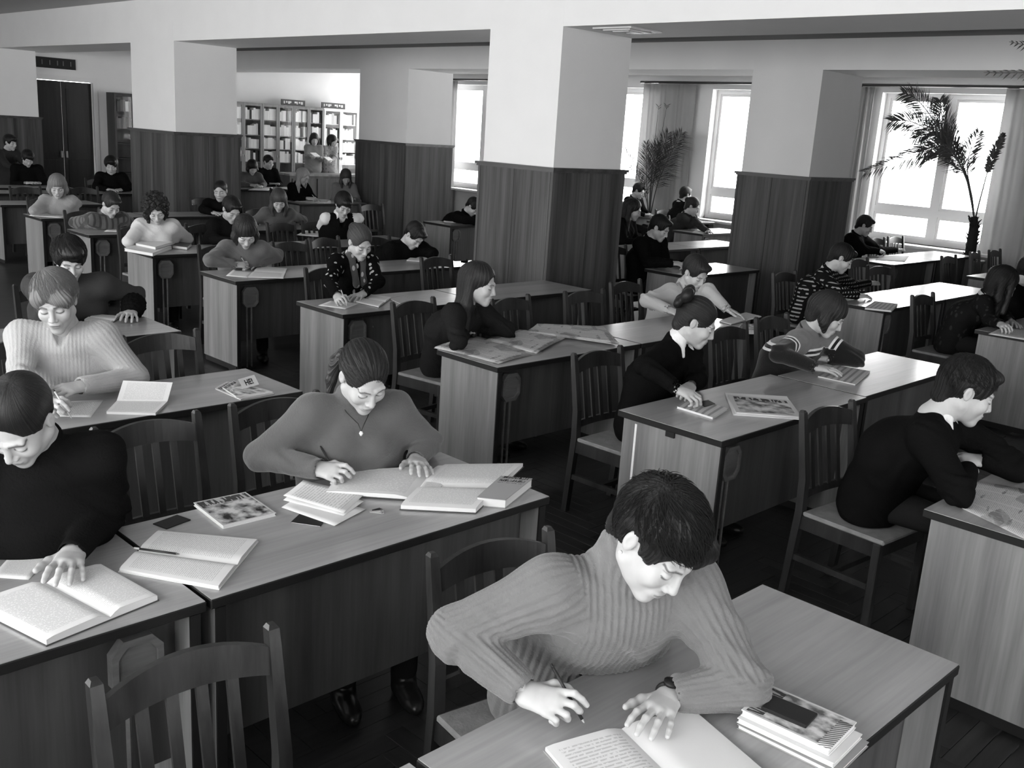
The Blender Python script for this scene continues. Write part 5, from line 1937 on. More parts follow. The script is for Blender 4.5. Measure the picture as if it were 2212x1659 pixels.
def uv_grid(name, fn, nu, nv, mat, parent, base, smooth=True):
    """sheet of nu x nv cells from fn(u,v) with UVs"""
    V = [fn(i / nu, j / nv) - base for j in range(nv + 1) for i in range(nu + 1)]
    Fc = [(j * (nu + 1) + i, j * (nu + 1) + i + 1, (j + 1) * (nu + 1) + i + 1, (j + 1) * (nu + 1) + i) for j in range(nv) for i in range(nu)]
    n = np.cross(V[1] - V[0], V[nu + 1] - V[0])
    if n[2] < 0:
        Fc = [f_[::-1] for f_ in Fc]
    o = mesh_np(name, V, Fc, mat, parent, smooth)
    ul = o.data.uv_layers.new(name='UVMap')
    for li, l in enumerate(o.data.loops):
        vi = l.vertex_index
        ul.data[li].uv = ((vi % (nu + 1)) / nu, 1 - (vi // (nu + 1)) / nv)
    return o


def slab_mesh(q, z0, z1, base, name, mat, parent):
    m = MB()
    lo = [np.array([p[0], p[1], z0]) - base for p in q]
    hi = [np.array([p[0], p[1], z1]) - base for p in q]
    fs = [(4, 5, 6, 7), (3, 2, 1, 0)] + [(i, (i + 1) % 4, (i + 1) % 4 + 4, i + 4) for i in range(4)]
    ar = sum(q[i][0] * q[(i + 1) % 4][1] - q[(i + 1) % 4][0] * q[i][1] for i in range(4))
    if ar < 0:
        fs = [f_[::-1] for f_ in fs]
    return m.add(lo + hi, fs).build(name, mat, parent)


def shrink(q, k):
    c = sum(q) / 4
    return [c + (p - c) * k for p in q]


def closed_book(name, label, q, z0, th, top, page=None, cat='book', board=None, group='books and papers on the desks'):
    """q: world corners (4); a block of pages between two boards, printed cover on top"""
    base = np.array([q[0][0], q[0][1], z0])
    r_ = empty(name, base)
    tag(r_, label, cat, group)
    t = min(0.0025, th * 0.15)
    bd = board or M['coverg']
    slab_mesh(q, z0, z0 + t, base, 'back_cover', bd, r_)
    slab_mesh(shrink(q, 0.975), z0 + t, z0 + th - t, base, 'page_block', M['blankpage'], r_)
    slab_mesh(q, z0 + th - t, z0 + th, base, 'front_cover', bd, r_)
    qq = [np.array([p[0], p[1], z0 + th + 0.0004]) for p in q]
    uv_grid('cover_print', lambda u, v: bil(qq, u, v), 1, 1, top, r_, base, False)
    return r_


def sheet(name, label, q, z0, mat, cat='paper', curl=0.0, wave=0.0, n=6, group='books and papers on the desks'):
    base = np.array([q[0][0], q[0][1], z0])
    def f(u, v):
        p = bil(q, u, v).copy()
        p[2] = z0 + 0.0012 + curl * (u * u * (1 - v)) + wave * (0.5 + 0.5 * math.sin(u * 7 + v * 5))
        return p
    o = uv_grid(name, f, n, n, mat, None, np.array([base[0], base[1], 0]) * 0 + base)
    o.location = base
    so = o.modifiers.new('thick', 'SOLIDIFY'); so.thickness = 0.0009; so.offset = -1
    tag(o, label, cat, group)
    return o


def open_book(name, label, q, z0, th, mat, mat2=None, skew=0.5, cat='book', board=None, lift=0.0, group='books and papers on the desks'):
    """q corners in order: far-left, far-right, near-right, near-left with the spine midway along u (at skew)"""
    base = np.array([q[0][0], q[0][1], z0])
    r_ = empty(name, base)
    tag(r_, label, cat, group)
    c = shrink(q, 1.02)
    slab_mesh(c, z0, z0 + 0.0025, base, 'cover', board or M['cover'], r_)
    def prof(t):                      # t 0 at the spine, 1 at the fore-edge
        return (0.25 + 0.75 * min(1, t * 5) ** 0.7 * (1 - 0.35 * t ** 2)) if t < 1 else 0.6
    for sd in (0, 1):
        def top(a, v, sd=sd):
            u = skew * (1 - a) if sd == 0 else skew + (1 - skew) * a
            p = bil(q, u, v).copy()
            p[2] = z0 + 0.003 + th * prof(a) + (lift * a * a if sd == 0 else 0)
            return p
        uv = (lambda a, v: top(a, v)) if sd == 1 else (lambda a, v: top(1 - a, v))
        pg = uv_grid('page', uv, 10, 1, mat if sd == 0 else (mat2 or mat), r_, base)
        m = MB()
        V, fs = [], []
        n = 10
        for i in range(n + 1):
            a = i / n
            for v in (0, 1):
                p = top(a, v) - base
                V += [p - np.array([0, 0, 0.0006]), np.array([p[0], p[1], 0.0026])]
        for i in range(n):
            k = 4 * i
            fs += [(k, k + 1, k + 5, k + 4), (k + 2, k + 6, k + 7, k + 3), (k, k + 4, k + 6, k + 2)]
        fs += [(4 * n, 4 * n + 1, 4 * n + 3, 4 * n + 2), (0, 2, 3, 1)]
        m.add(V, fs).build('page_block', M['blankpage'], r_)
    return r_


def rect(cx, cy, w, d, rz):
    """world rectangle far-left, far-right, near-right, near-left as a reader facing -Y sees it upside down from the camera"""
    c, s = math.cos(rz), math.sin(rz)
    out = []
    for a, b in ((-w / 2, d / 2), (w / 2, d / 2), (w / 2, -d / 2), (-w / 2, -d / 2)):
        out.append(np.array([cx + a * c - b * s, cy + a * s + b * c, TOPZ]))
    return out


Z0 = TOPZ + 0.0005
# --- front desk (girl in turtleneck)
open_book('open_notebook', 'open handwritten notebook under the turtleneck girl', rect(1.6, 1.07, 0.4, 0.25, -0.3), Z0, 0.014, M['handpage'], M['paper'], board=M['coverg'])
q = rect(1.945, 0.905, 0.165, 0.245, 0.05)
closed_book('pamphlet', 'lowest thin grey book of the stack beside the open notebook', q, Z0, 0.012, M['coverg'])
q = rect(1.945, 0.915, 0.155, 0.235, 0.07)
closed_book('pamphlet', 'pale book lying between the two others of the stack', q, Z0 + 0.0135, 0.012, M['paper'], board=M['paper'])
q = rect(1.955, 0.925, 0.15, 0.215, 0.08)
closed_book('pamphlet', 'white topmost book of the stack carrying a black card', q, Z0 + 0.027, 0.016, M['mag3'], board=M['paper'])
sheet('striped_card', 'diagonally striped card peeping from the book stack', rect(1.95, 0.832, 0.13, 0.03, 0.08), Z0 + 0.0438, M['diag'], 'card')
o = MB().box(-0.035, -0.055, 0, 0.035, 0.055, 0.009, 0.002).build('card_case', M['dark'], None, False, (1.945, 0.945, Z0 + 0.0438))
o.rotation_euler = (0, 0, 0.12)
tag(o, 'flat black card case lying on the white book', 'case')

# --- pendant girl's desk
cardq = quad_px([(328, 1128), (352, 1120), (411, 1126), (395, 1142)], TOPZ)
c_ = sum(cardq) / 4
tag(MB().box(-0.05, -0.033, 0, 0.05, 0.033, 0.004, 0.001).build('card_holder', M['dark'], None, False, (c_[0], c_[1], Z0)), 'small black card holder next to the picture magazine', 'card').rotation_euler = (0, 0, 0.25)
closed_book('picture_magazine', 'picture magazine with a dark landscape cover', quad_px([(418, 1086), (530, 1063), (596, 1108), (482, 1136)], TOPZ + 0.012), Z0, 0.012, M['mag1'], cat='magazine', board=M['paper'])
open_book('open_magazine', 'open thick magazine lying nearest the desk joint', quad_px([(340, 1142), (556, 1163), (474, 1262), (258, 1232)], TOPZ + 0.012), Z0, 0.012, M['page2'], skew=0.5) if False else None
# the open magazine has its spine across: top page (far) and bottom page (near)
open_book('open_magazine', 'open thick magazine with a pencil laid across it', quad_px([(258, 1226), (342, 1144), (556, 1163), (472, 1264)], TOPZ + 0.014), Z0, 0.013, M['page2'], skew=0.46, board=M['paper'])
a_, b_ = at(290, 1184, z=TOPZ + 0.022), at(388, 1197, z=TOPZ + 0.022)
pr_ = empty('pencil', a_)
tag(pr_, 'dark pencil lying across the open thick magazine', 'pencil')
d_ = b_ - a_
MB().tube([(0, 0, 0), d_ * 0.12], [0.0035, 0.0035], 8).build('ferrule', M['metal'], pr_, True)
MB().tube([d_ * 0.12, d_ * 0.93], 0.0036, 8).build('barrel', M['pen_dark'], pr_, True)
MB().tube([d_ * 0.93, d_], [0.0036, 0.0008], 8).build('point', M['plaque'], pr_, True)
closed_book('black_passbook', 'black passbook half under the loose sheets', quad_px([(628, 1128), (650, 1108), (705, 1118), (692, 1137)], TOPZ + 0.003), Z0, 0.003, M['dark'], board=M['dark'], cat='passbook')
for k, (qq, lb) in enumerate((([(608, 1096), (655, 1066), (790, 1100), (722, 1136)], 'lowest loose white sheet beside the open books'), ([(612, 1082), (648, 1052), (786, 1084), (742, 1116)], 'middle loose white sheet beside the open books'),
                              ([(612, 1074), (655, 1045), (786, 1072), (742, 1112)], 'topmost loose white sheet beside the open books'))):
    sheet('loose_sheet', lb, quad_px(qq, TOPZ + 0.005), Z0 + 0.004 + 0.003 * k, M['paper'] if k < 2 else M['handpage'], curl=0.004 * k)
open_book('large_open_book', 'large open book under the pendant girl hand', quad_px([(735, 1020), (985, 1008), (935, 1078), (705, 1062)], TOPZ + 0.015), Z0 + 0.004, 0.016, M['page'], skew=0.8)
open_book('large_open_book', 'widest open book nearest the desk end', quad_px([(960, 1002), (1128, 998), (1020, 1094), (866, 1086)], TOPZ + 0.024), Z0 + 0.004, 0.03, M['page2'], skew=0.04) if False else None
open_book('large_open_book', 'widest open book nearest the desk end', quad_px([(866, 1088), (962, 1000), (1130, 998), (1028, 1096)], TOPZ + 0.024), Z0 + 0.001, 0.024, M['page2'], skew=0.45)
closed_book('textbook', 'closed thick textbook with dark title lettering', quad_px([(1082, 1028), (1150, 1034), (1092, 1080), (1030, 1074)], TOPZ + 0.034), Z0, 0.034, M['title'], board=M['coverg'])
kr = empty('key_bunch', at(812, 1108, z=TOPZ))
tag(kr, 'small bunch of keys on the desk beside the loose sheets', 'keys')
MB().box(-0.02, -0.006, 0.001, 0.02, 0.006, 0.004).tube([(0.02 + 0.008 * math.cos(t * 0.7), 0.008 * math.sin(t * 0.7), 0.0025) for t in range(10)], 0.0012, 5).build('key', M['metal'], kr).rotation_euler = (0, 0, -0.9)
MB().box(-0.022, -0.005, 0.0045, 0.016, 0.005, 0.007).tube([(0.02 + 0.008 * math.cos(t * 0.7), 0.008 * math.sin(t * 0.7), 0.0055) for t in range(10)], 0.0012, 5).build('key', M['metal'], kr).rotation_euler = (0, 0, -0.4)
MB().box(-0.002, 0.0, 0.002, 0.03, 0.02, 0.006).build('key_fob', M['dark'], kr)

# --- black sweatered man's desk
open_book('large_open_book', 'thick open book under the black sweatered man hand', quad_px([(-60, 1300), (218, 1216), (340, 1284), (100, 1380)], TOPZ + 0.02), Z0, 0.022, M['page'], skew=0.55, board=M['cover'])
sheet('loose_sheet', 'loose page beside the thick open book of the black sweatered man', quad_px([(-20, 1246), (36, 1186), (118, 1190), (62, 1252)], TOPZ + 0.002), Z0, M['page'])

# --- fair haired man's desk
sheet('loose_sheet', 'white sheet under the fair haired young man pen', quad_px([(118, 900), (132, 868), (224, 864), (196, 902)], TOPZ), Z0, M['handpage'])
pb = empty('propped_book', at(300, 885, z=TOPZ))
tag(pb, 'open book propped upright before the fair haired young man', 'book')
q0 = quad_px([(230, 889), (252, 866), (362, 867), (336, 892)], TOPZ + 0.012)
bs = np.array(pb.location)
slab_mesh(q0, Z0, TOPZ + 0.012, bs, 'page_block', M['blankpage'], pb)
uv_grid('lower_page', lambda u, v: bil([p + np.array([0, 0, 0.0008]) for p in q0], u, v), 1, 1, M['page'], pb, bs, False)
up_a, up_b = q0[1], q0[2]
tl_ = at(266, 822, Y=(up_a[1] + 0.06)); tr_ = at(373, 826, Y=(up_b[1] + 0.06))
qq2 = [tl_, tr_, up_b, up_a]
nrm = unit(np.cross(tr_ - tl_, up_a - tl_))
uv_grid('upright_page', lambda u, v: bil(qq2, u, v), 4, 4, M['page'], pb, bs, False)
bk = [p - nrm * 0.006 * (1 if nrm @ (EYE - tl_) > 0 else -1) for p in qq2]
uv_grid('upright_cover', lambda u, v: bil(bk, u, v), 1, 1, M['cover'], pb, bs, False)
closed_book('magazine', 'lower magazine of the small pile beside the propped book', quad_px([(464, 838), (490, 824), (594, 848), (520, 862)], TOPZ + 0.008), Z0, 0.007, M['mag2'], cat='magazine', board=M['coverg'])
closed_book('magazine', 'upper magazine of the small pile beside the propped book', quad_px([(480, 836), (505, 822), (590, 846), (510, 856)], TOPZ + 0.016), Z0 + 0.0085, 0.006, M['mag3'], cat='magazine', board=M['paper'])
cr_ = at(532, 832, z=TOPZ + 0.02)
fc = empty('folded_card', (cr_[0], cr_[1], TOPZ + 0.0166), 0.35)
tag(fc, 'white folded card with bold black letters on the magazine pile', 'card')
MB().add([(-.06, -.03, 0), (.06, -.03, 0), (.06, 0, .045), (-.06, 0, .045), (.06, .03, 0), (-.06, .03, 0)], [(0, 1, 2, 3), (3, 2, 4, 5), (0, 5, 4, 1)]).build('card_fold', M['paper'], fc)
try:
    tcu = bpy.data.curves.new('card_letters', 'FONT'); tcu.body = 'HE!'; tcu.size = 0.04; tcu.align_x = 'CENTER'; tcu.extrude = 0.0003; tcu.offset = 0.0008
    tmp_ = link(bpy.data.objects.new('card_letters', tcu)); bpy.context.view_layer.update(); tme = bpy.data.meshes.new_from_object(tmp_.evaluated_get(bpy.context.evaluated_depsgraph_get())); bpy.data.objects.remove(tmp_); tme.materials.clear(); tme.materials.append(M['dark']); to = link(bpy.data.objects.new('card_letters', tme), fc); to.location = (0, -0.024, 0.012); to.rotation_euler = (math.radians(56), 0, 0)
except Exception:
    pass
open_book('open_book', 'open book before the young man with fur cuffs', quad_px([(182, 690), (205, 678), (262, 682), (230, 702)], TOPZ + 0.01), Z0, 0.01, M['page'])

# --- newspaper desk
nq = quad_px([(940, 752), (1015, 728), (1190, 752), (1075, 786)], TOPZ + 0.006)
def paper_stack(name, label, pts, z, n, mat, wave, lb2=None):
    for k in range(n):
        jit = [(p[0] + rng.uniform(-3, 3), p[1] + rng.uniform(-1.5, 1.5)) for p in pts]
        sheet(name, label if n == 1 else label + ' layer %s' % ('lowest', 'second', 'third', 'fourth', 'topmost')[min(4, k if k < n - 1 else 4)], quad_px(jit, z), z - TOPZ + TOPZ + 0.004 * k, mat, 'newspaper', 0.003, wave, 8)
paper_stack('newspaper', 'spread newspaper at the desk corner with picture blocks', [(940, 752), (1012, 726), (1170, 762), (1078, 786)], Z0, 2, M['news'], 0.004)
paper_stack('newspaper', 'folded newspaper lying across the first one', [(1050, 736), (1120, 716), (1226, 726), (1160, 764)], Z0 + 0.009, 2, M['news'], 0.006)
paper_stack('newspaper', 'thick newspaper pile at the middle of the desk', [(1140, 720), (1160, 704), (1300, 708), (1338, 746), (1200, 752)][:4], Z0 + 0.012, 4, M['news'], 0.003)
sheet('newspaper', 'pale sheet glinting at the joint of the newspaper desks', quad_px([(1318, 712), (1420, 700), (1460, 720), (1350, 744)], TOPZ), Z0, M['desktop'], 'paper') if False else None

# --- desk of the girl with the bow
closed_book('notebook', 'thin notebook under a small dark card', quad_px([(1462, 878), (1490, 858), (1572, 882), (1540, 902)], TOPZ + 0.01), Z0, 0.01, M['lined'], board=M['paper'], cat='notebook')
q = quad_px([(1508, 868), (1530, 864), (1545, 872), (1522, 879)], TOPZ + 0.013)
tag(slab_mesh(q, Z0 + 0.011, Z0 + 0.013, np.zeros(3), 'dark_card', M['dark'], None), 'small dark card on the thin notebook', 'card')
closed_book('magazine', 'lower pale magazine near the hair bow girl', quad_px([(1566, 848), (1700, 856), (1728, 904), (1584, 894)], TOPZ + 0.008), Z0, 0.007, M['paper'], cat='magazine', board=M['paper'])
closed_book('magazine', 'picture magazine showing a tall pale tower', quad_px([(1572, 852), (1706, 864), (1732, 900), (1590, 890)], TOPZ + 0.018), Z0 + 0.0085, 0.008, M['mag2'], cat='magazine', board=M['paper'])
closed_book('notebook', 'striped notebook under the striped sweater woman hand', quad_px([(1766, 812), (1800, 788), (1880, 802), (1848, 830)], TOPZ + 0.01), Z0, 0.01, M['lined'], board=M['coverg'], cat='notebook')

# --- desks further back
sheet('loose_sheet', 'white sheet under the scarf woman pen', quad_px([(688, 660), (715, 650), (778, 655), (745, 668)], TOPZ), Z0, M['handpage'])
open_book('open_book', 'open book beside the scarf woman', quad_px([(765, 650), (790, 634), (846, 642), (818, 662)], TOPZ + 0.01), Z0, 0.012, M['page'])
closed_book('small_book', 'small dark book beside the open book of the scarf woman', quad_px([(842, 644), (872, 638), (898, 650), (868, 656)], TOPZ + 0.012), Z0, 0.01, M['lined'], board=M['cover'])
open_book('open_book', 'open exercise book before the bob haired girl', quad_px([(536, 598), (560, 574), (620, 580), (612, 600)], TOPZ + 0.01), Z0, 0.012, M['page'])
sheet('loose_sheet', 'loose sheet before the bob haired girl', quad_px([(488, 596), (505, 582), (548, 588), (535, 600)], TOPZ), Z0, M['paper'])
closed_book('thick_book', 'lower thick book at the desk corner of the curly haired woman', quad_px([(268, 536), (312, 522), (372, 532), (330, 547)], TOPZ + 0.03), Z0, 0.03, M['paper'], board=M['coverg'])
closed_book('thick_book', 'upper thick book at the desk corner of the curly haired woman', quad_px([(292, 524), (330, 514), (374, 522), (336, 533)], TOPZ + 0.06), Z0 + 0.031, 0.026, M['paper'], board=M['coverg'])
closed_book('thick_book', 'dark book beside the thick books of the curly haired woman', quad_px([(372, 530), (384, 522), (414, 526), (404, 534)], TOPZ + 0.03), Z0, 0.03, M['cover'], board=M['cover'])
open_book('open_notebook', 'notebook held tilted by the pale jumper woman', quad_px([(1555, 690), (1612, 672), (1645, 680), (1580, 697)], TOPZ + 0.02), Z0, 0.01, M['handpage'])
closed_book('thick_book', 'closed books next to the pale jumper woman notebook', quad_px([(1592, 712), (1600, 700), (1648, 700), (1644, 714)], TOPZ + 0.03), Z0, 0.03, M['mag3'], board=M['paper'])
paper_stack('newspaper', 'newspaper under the stooping man', [(2060, 1092), (2090, 1040), (2330, 1080), (2260, 1190)], Z0, 2, M['news'], 0.002)
sheet('loose_sheet', 'papers under the long haired girl hand', quad_px([(2135, 722), (2170, 705), (2240, 716), (2215, 735)], TOPZ), Z0, M['handpage'])
closed_book('small_book', 'grey book under the plaid shirted man hand', quad_px([(1868, 664), (1890, 650), (1940, 656), (1926, 670)], TOPZ + 0.02), Z0, 0.018, M['lined'], board=M['coverg'])
sheet('loose_sheet', 'papers at the desk corner of the fair bobbed woman', quad_px([(62, 466), (84, 456), (154, 459), (132, 471)], TOPZ), Z0, M['paper'])
sheet('loose_sheet', 'papers under the striped shirt man hand', quad_px([(225, 500), (240, 492), (290, 492), (280, 502)], TOPZ), Z0, M['paper'])
open_book('open_book', 'open book on the desk half hidden by the big pillar', quad_px([(958, 478), (975, 466), (1012, 468), (1005, 482)], TOPZ + 0.01), Z0, 0.014, M['page'])
open_book('open_book', 'open notebook of the man bending low', quad_px([(878, 562), (898, 550), (935, 552), (920, 565)], TOPZ + 0.01), Z0, 0.01, M['page'])
sheet('loose_sheet', 'paper on the desk before the blonde woman', quad_px([(636, 436), (650, 430), (712, 431), (705, 438)], TOPZ), Z0, M['paper'])
sheet('loose_sheet', 'paper on the desk before the woman in grey dress', quad_px([(535, 411), (550, 405), (590, 405), (580, 412)], TOPZ), Z0, M['paper'])
sheet('loose_sheet', 'white sheet before the man with white sleeves', quad_px([(640, 508), (660, 498), (700, 500), (690, 512)], TOPZ), Z0, M['paper'])
sheet('loose_sheet', 'white sheet before the loose haired woman', quad_px([(560, 482), (572, 476), (620, 477), (615, 484)], TOPZ), Z0, M['paper'])
sheet('loose_sheet', 'bright sheet before the man in black at the window desk', quad_px([(1890, 562), (1905, 552), (1965, 552), (1955, 566)], TOPZ), Z0, M['paper'])
sheet('loose_sheet', 'bright sheet before the woman chewing her pen', quad_px([(1495, 502), (1505, 495), (1540, 496), (1535, 504)], TOPZ), Z0, M['paper'])
sheet('loose_sheet', 'papers on the dim desk by the dark door', quad_px([(20, 396), (40, 391), (110, 393), (90, 399)], TOPZ), Z0, M['paper'])
sheet('loose_sheet', 'paper before the dark haired man beside the far pillar', quad_px([(205, 403), (215, 398), (262, 399), (255, 405)], TOPZ), Z0, M['paper'])
for p_, lb, px_ in ((P29, 'book held by the standing bob haired woman', (680, 335)), (P30, 'papers held by the standing person in patterned blouse', (709, 344))):
    c_ = at(px_[0], px_[1], Y=19.32)
    bo = MB().box(-0.1, -0.07, 0, 0.1, 0.07, 0.02).build('held_book', M['paper'], None, False, tuple(c_))
    bo.rotation_euler = (0.5, 0, 0.3)
    tag(bo, lb, 'book')

# ------------------------------------------------------------------ personal details of the near readers
def child_tube(info, name, pts, rad, mat, n=8):
    m = MB().tube([np.asarray(p) - info['base'] for p in pts], rad, n)
    return m.build(name, mat, info['body'], True)


# wristwatch on the turtleneck girl's other wrist
W_, Rh_, k_ = P1['frames']['l']
ax_ = Rh_ @ np.array([0, 1.0, 0])
cw = W_ + ax_ * 0.006
pts = [cw + Rh_ @ np.array([0.0325 * math.cos(t), 0, 0.0265 * math.sin(t)]) for t in np.linspace(0, 2 * math.pi, 25)]
child_tube(P1, 'watch_strap', pts, 0.006, M['dark'])
wc = cw + Rh_ @ np.array([-0.006, 0, 0.029])
MB().tube([wc - P1['base'] - Rh_ @ np.array([0, 0, 0.003]), wc - P1['base'] + Rh_ @ np.array([0, 0, 0.006])], 0.0175, 18).build('watch_case', M['dark'], P1['body'], True)
ea = P1['Hc'] + P1['R'] @ (np.array([-0.083, 0.004, -0.036]) * P1['hs'])
MB().tube([ea - P1['base'], ea - P1['base'] + P1['R'] @ np.array([-0.006, 0, 0])], 0.004, 10).build('ear_stud', M['whitepaint'], P1['body'], True)
# necklace and pendant
n0, f0, r0 = P2['N'], P2['f'], P2['r']
pd = n0 + f0 * 0.13 - UP * 0.1
pd = P2['Mb'] * 0.35 + P2['N'] * 0.65 + P2['f'] * 0.155 - UP * 0.01
child_tube(P2, 'necklace_cord', [n0 + r0 * 0.06 + f0 * 0.03 + UP * 0.0, n0 + r0 * 0.045 + f0 * 0.09 - UP * 0.03, pd + r0 * 0.012 + UP * 0.03, pd, pd - r0 * 0.012 + UP * 0.03, n0 - r0 * 0.045 + f0 * 0.09 - UP * 0.03, n0 - r0 * 0.06 + f0 * 0.03], 0.0016, M['dark'], 6)
MB().tube([pd - P2['base'] - UP * 0.018, pd - P2['base'] - UP * 0.008, pd - P2['base']], [0.003, 0.008, 0.004], 10).build('pendant', M['whitepaint'], P2['body'], True)
# hair bow
V_, Q_ = bow_mesh()
mesh_np('hair_bow', P7['Hc'] + (V_ @ np.array([[1, 0, 0], [0, 1, 0], [0, 0, 1.0]]) * 1.7 + np.array([0.0, 0.12, 0.085])) @ P7['R'].T - P7['base'], Q_, M['dark'], P7['body'], True)
# scarf of the leaf cardigan woman
g_ = SDF(P12['N'] - np.array([0.25, 0.25, 0.35]), P12['N'] + np.array([0.25, 0.25, 0.15]), 0.009)
for s_ in (1, -1):
    a_ = P12['N'] + P12['r'] * s_ * 0.05 + P12['f'] * 0.06 + UP * 0.01
    g_.cap(a_, a_ + P12['f'] * 0.07 - UP * 0.22 - P12['r'] * s_ * 0.015, 0.03, 0.028, 0.02)
g_.cap(P12['N'] - P12['f'] * 0.03, P12['N'] + P12['f'] * 0.02 + UP * 0.01, 0.078, 0.078, 0.03, u=UP, fl=2.2)
V_, Q_ = g_.mesh()
mesh_np('scarf', V_ - P12['base'], Q_, get_cloth(0.06, 'leaf', 0.3), P12['body'], True)

# ------------------------------------------------------------------ palms
M['palm'] = plain('palm_leaf', 0.035, 0.5, 0.4)
M['bark'] = plain('palm_fibre', 0.02, 0.9, 0.1, 0.6, 90)
M['pot'] = plain('clay_pot', 0.18, 0.8)


def curve_pts(ctrl, n):
    """Catmull-Rom through ctrl"""
    C = [np.asarray(c, float) for c in ctrl]
    C = [2 * C[0] - C[1]] + C + [2 * C[-1] - C[-2]]
    out = []
    for i in range(1, len(C) - 2):
        for k in range(n):
            t = k / n
            out.append(0.5 * (2 * C[i] + (C[i + 1] - C[i - 1]) * t + (2 * C[i - 1] - 5 * C[i] + 4 * C[i + 1] - C[i + 2]) * t * t + (3 * C[i] - C[i - 1] - 3 * C[i + 1] + C[i + 2]) * t ** 3))
    out.append(C[-2])
    return out


def frond(root, ctrl, start=0.3, leaf=0.28, droop=0.4, width=0.0115, dens=9, rad=0.013, fold=0.5):
    P = curve_pts(ctrl, int(dens * 2.8))
    base = np.array(root.location)
    m = MB()
    n = len(P)
    m.tube([p - base for p in P], [rad * (1 - 0.8 * i / n) for i in range(n)], 6)
    for i in range(n - 1):
        t = i / (n - 1)
        if t < start:
            continue
        d = unit(P[i + 1] - P[i])
        side = unit(np.cross(d, np.array([1.0, 0.15, 0.1])) * 0.85 + np.array([0.35, 0, 0]) * rng.uniform(-1, 1))
        upv = np.array([1.0, 0.2, 0.2])
        w = (t - start) / (1 - start)
        L = leaf * (0.35 + 1.1 * math.sin(math.pi * min(1, 0.18 + 0.8 * w)) * 0.75) * rng.uniform(0.85, 1.3)
        for s in (-1, 1):
            ld = unit(side * s * 0.8 + d * (0.75 + 0.4 * w) + np.array([rng.uniform(-.3, .3), 0, 0]) - UP * droop * 0.3)
            a = P[i] - base
            b = a + ld * L * 0.5
            c = a + ld * L - UP * droop * L * 0.4
            nn = unit(np.cross(ld, upv + rng.normal(size=3) * 0.4)) * width * 0.5
            m.add([a - nn * 0.4, a + nn * 0.4, b + nn, b - nn, c], [(0, 1, 2, 3), (3, 2, 4)])
    return m.build('frond', M['palm'], root)


def palm(label, base, pot_r=0.19, pot_h=0.4, stand=0.0, trunk=None):
    r_ = empty('potted_palm', base)
    tag(r_, label, 'palm', 'potted palms by the windows')
    prof = [(pot_r * 0.72, 0), (pot_r, pot_h * 0.92), (pot_r * 1.1, pot_h * 0.92), (pot_r * 1.1, pot_h), (pot_r * 0.95, pot_h), (pot_r * 0.9, pot_h * 0.93), (0.001, pot_h * 0.93)]
    n = 24
    V, Fc = [], []
    for rr, z in prof:
        for k in range(n):
            V.append((rr * math.cos(2 * math.pi * k / n), rr * math.sin(2 * math.pi * k / n), z + stand))
    for i in range(len(prof) - 1):
        for k in range(n):
            a, b = i * n + k, i * n + (k + 1) % n
            Fc.append((a, b, b + n, a + n))
    Fc.append(tuple(range(n))[::-1])
    mesh_np('pot', V, Fc, M['pot'], r_, True)
    if stand:
        MB().box(-0.17, -0.17, stand - 0.03, 0.17, 0.17, stand).box(-0.16, -0.16, 0, -0.12, -0.12, stand - .03).box(0.12, -0.16, 0, 0.16, -0.12, stand - .03).box(-0.16, 0.12, 0, -0.12, 0.16, stand - .03).box(0.12, 0.12, 0, 0.16, 0.16, stand - .03).build('plant_stand', M['chair'], r_)
    if trunk:
        m = MB()
        T = [np.asarray(t, float) - np.array(base) for t in trunk[0]]
        m.tube(T, trunk[1], 12)
        for k in range(70):                                   # leaf-base stubs
            u = rng.uniform(0.02, 0.95) * (len(T) - 1)
            i = int(u)
            p = T[i] * (1 - u + i) + T[min(i + 1, len(T) - 1)] * (u - i)
            rr = trunk[1][i]
            an = rng.uniform(0, 6.28)
            o_ = np.array([math.cos(an), math.sin(an), 0])
            m.tube([p + o_ * rr * 0.8, p + o_ * (rr + 0.025) + UP * 0.05], [0.014, 0.004], 5)
        m.build('trunk', M['bark'], r_)
    return r_


def xp(x, y, X):
    return at(x, y, X=X)


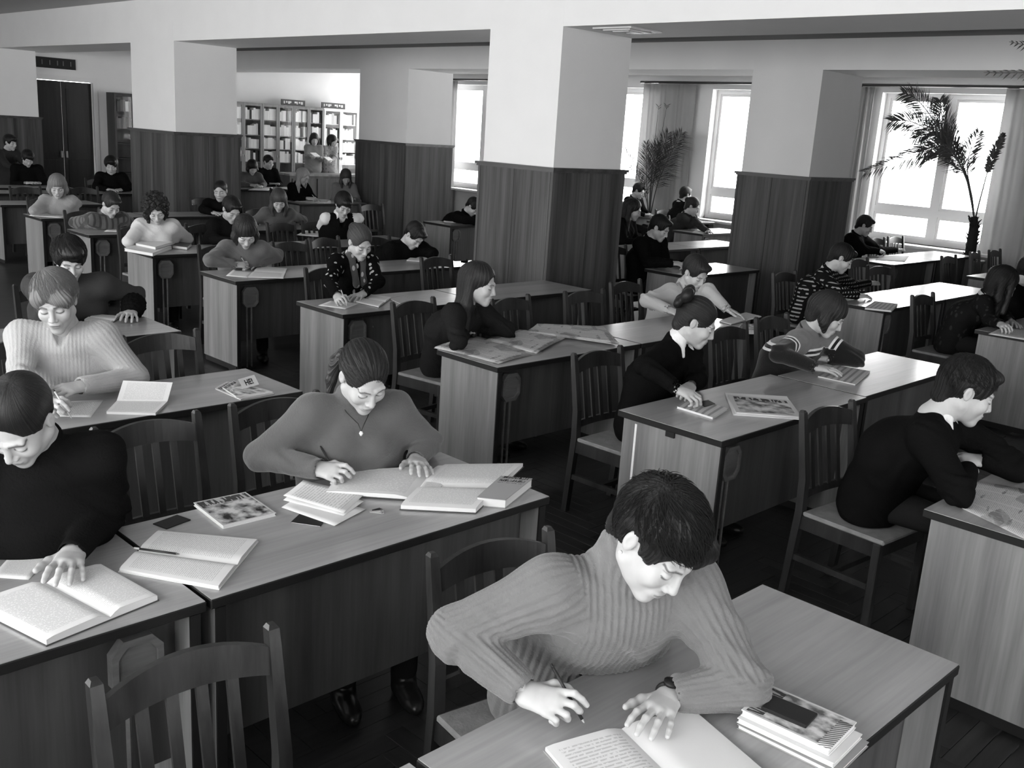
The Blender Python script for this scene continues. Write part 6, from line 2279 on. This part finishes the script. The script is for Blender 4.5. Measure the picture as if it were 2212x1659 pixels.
X_ = 15.05
b0 = xp(2097, 545, X_)
pm = palm('big palm arching before the bright window', (b0[0], b0[1], 0), 0.2, 0.42, 0.25,
          ([(b0[0], b0[1], 0.6), xp(2097, 540, X_), xp(2103, 500, X_), xp(2105, 468, X_)], [0.075, 0.075, 0.07, 0.045]))
for ctrl, kw in (
        (((2105, 475), (2096, 410), (2070, 350), (2030, 322), (1960, 340), (1868, 372)), dict(start=0.3, leaf=0.3, dens=13)),
        (((2105, 475), (2094, 405), (2062, 335), (2010, 285), (1965, 262), (1925, 262)), dict(start=0.35, leaf=0.3, dens=12)),
        (((2105, 475), (2092, 400), (2050, 310), (2010, 250), (1980, 215), (1950, 200)), dict(start=0.4, leaf=0.28, dens=12)),
        (((2105, 475), (2090, 390), (2058, 300), (2035, 250), (2030, 215)), dict(start=0.45, leaf=0.26, dens=12)),
        (((2105, 475), (2094, 400), (2072, 340), (2048, 300), (2020, 280), (1975, 300)), dict(start=0.4, leaf=0.26, dens=11)),
        (((2105, 475), (2098, 420), (2090, 370), (2095, 330), (2115, 285)), dict(start=0.45, leaf=0.24, dens=10)),
        (((2106, 475), (2120, 420), (2140, 350), (2168, 288)), dict(start=0.55, leaf=0.1, dens=9, width=0.03)),
        (((2105, 475), (2097, 430), (2085, 380), (2060, 330), (2020, 318), (1985, 330)), dict(start=0.45, leaf=0.22, dens=9))):
    dz = rng.uniform(-0.18, 0.18)
    pts = [xp(p[0], p[1], X_ + dz * i / max(1, len(ctrl) - 1)) for i, p in enumerate(ctrl)]
    frond(pm, pts, **kw)
X_ = 15.0
b0 = xp(1402, 478, X_)
pm = palm('small palm with upright fronds before the curtain', (b0[0], b0[1], 0), 0.18, 0.4, 0.1)
for ctrl, kw in (
        (((1402, 478), (1404, 420), (1412, 330), (1423, 228)), dict(start=0.97, leaf=0.1)),
        (((1402, 478), (1408, 420), (1422, 330), (1441, 226)), dict(start=0.97, leaf=0.1)),
        (((1402, 478), (1410, 400), (1425, 340), (1444, 288)), dict(start=0.35, leaf=0.3, dens=12, droop=0.1)),
        (((1402, 478), (1420, 400), (1445, 340), (1474, 286)), dict(start=0.3, leaf=0.34, dens=13, droop=0.5)),
        (((1402, 478), (1398, 420), (1396, 360), (1396, 308)), dict(start=0.35, leaf=0.22, dens=11, droop=0.2)),
        (((1402, 478), (1396, 430), (1375, 370), (1348, 318)), dict(start=0.35, leaf=0.16, dens=11)),
        (((1402, 478), (1406, 410), (1412, 350), (1418, 312)), dict(start=0.4, leaf=0.25, dens=10, droop=0.2))):
    dz = rng.uniform(-0.2, 0.2)
    frond(pm, [xp(p[0], p[1], X_ + dz * i / 3) for i, p in enumerate(ctrl)], **kw)
X_ = 7.98
b0 = xp(2420, 420, X_)
pm = palm('tall palm beyond the frame edge with leaf tips showing', (b0[0], b0[1], 0), 0.2, 0.42, 0.0,
          ([(b0[0], b0[1], 0.38), (b0[0], b0[1] + 0.02, 0.9), (b0[0], b0[1], 1.5)], [0.06, 0.05, 0.035]))
cr0 = np.array([b0[0], b0[1], 1.5])
for tips in (((2320, 175), (2125, 156)), ((2320, 130), (2180, 90)), ((2480, 150), (2560, 110)), ((2500, 200), (2600, 230)), ((2440, 140), (2450, 90))):
    frond(pm, [cr0, cr0 * 0.5 + xp(tips[0][0], tips[0][1], X_) * 0.5 + UP * 0.1, xp(tips[0][0], tips[0][1], X_), xp(tips[1][0], tips[1][1], X_)], start=0.5, leaf=0.07, dens=5, width=0.012, rad=0.008)
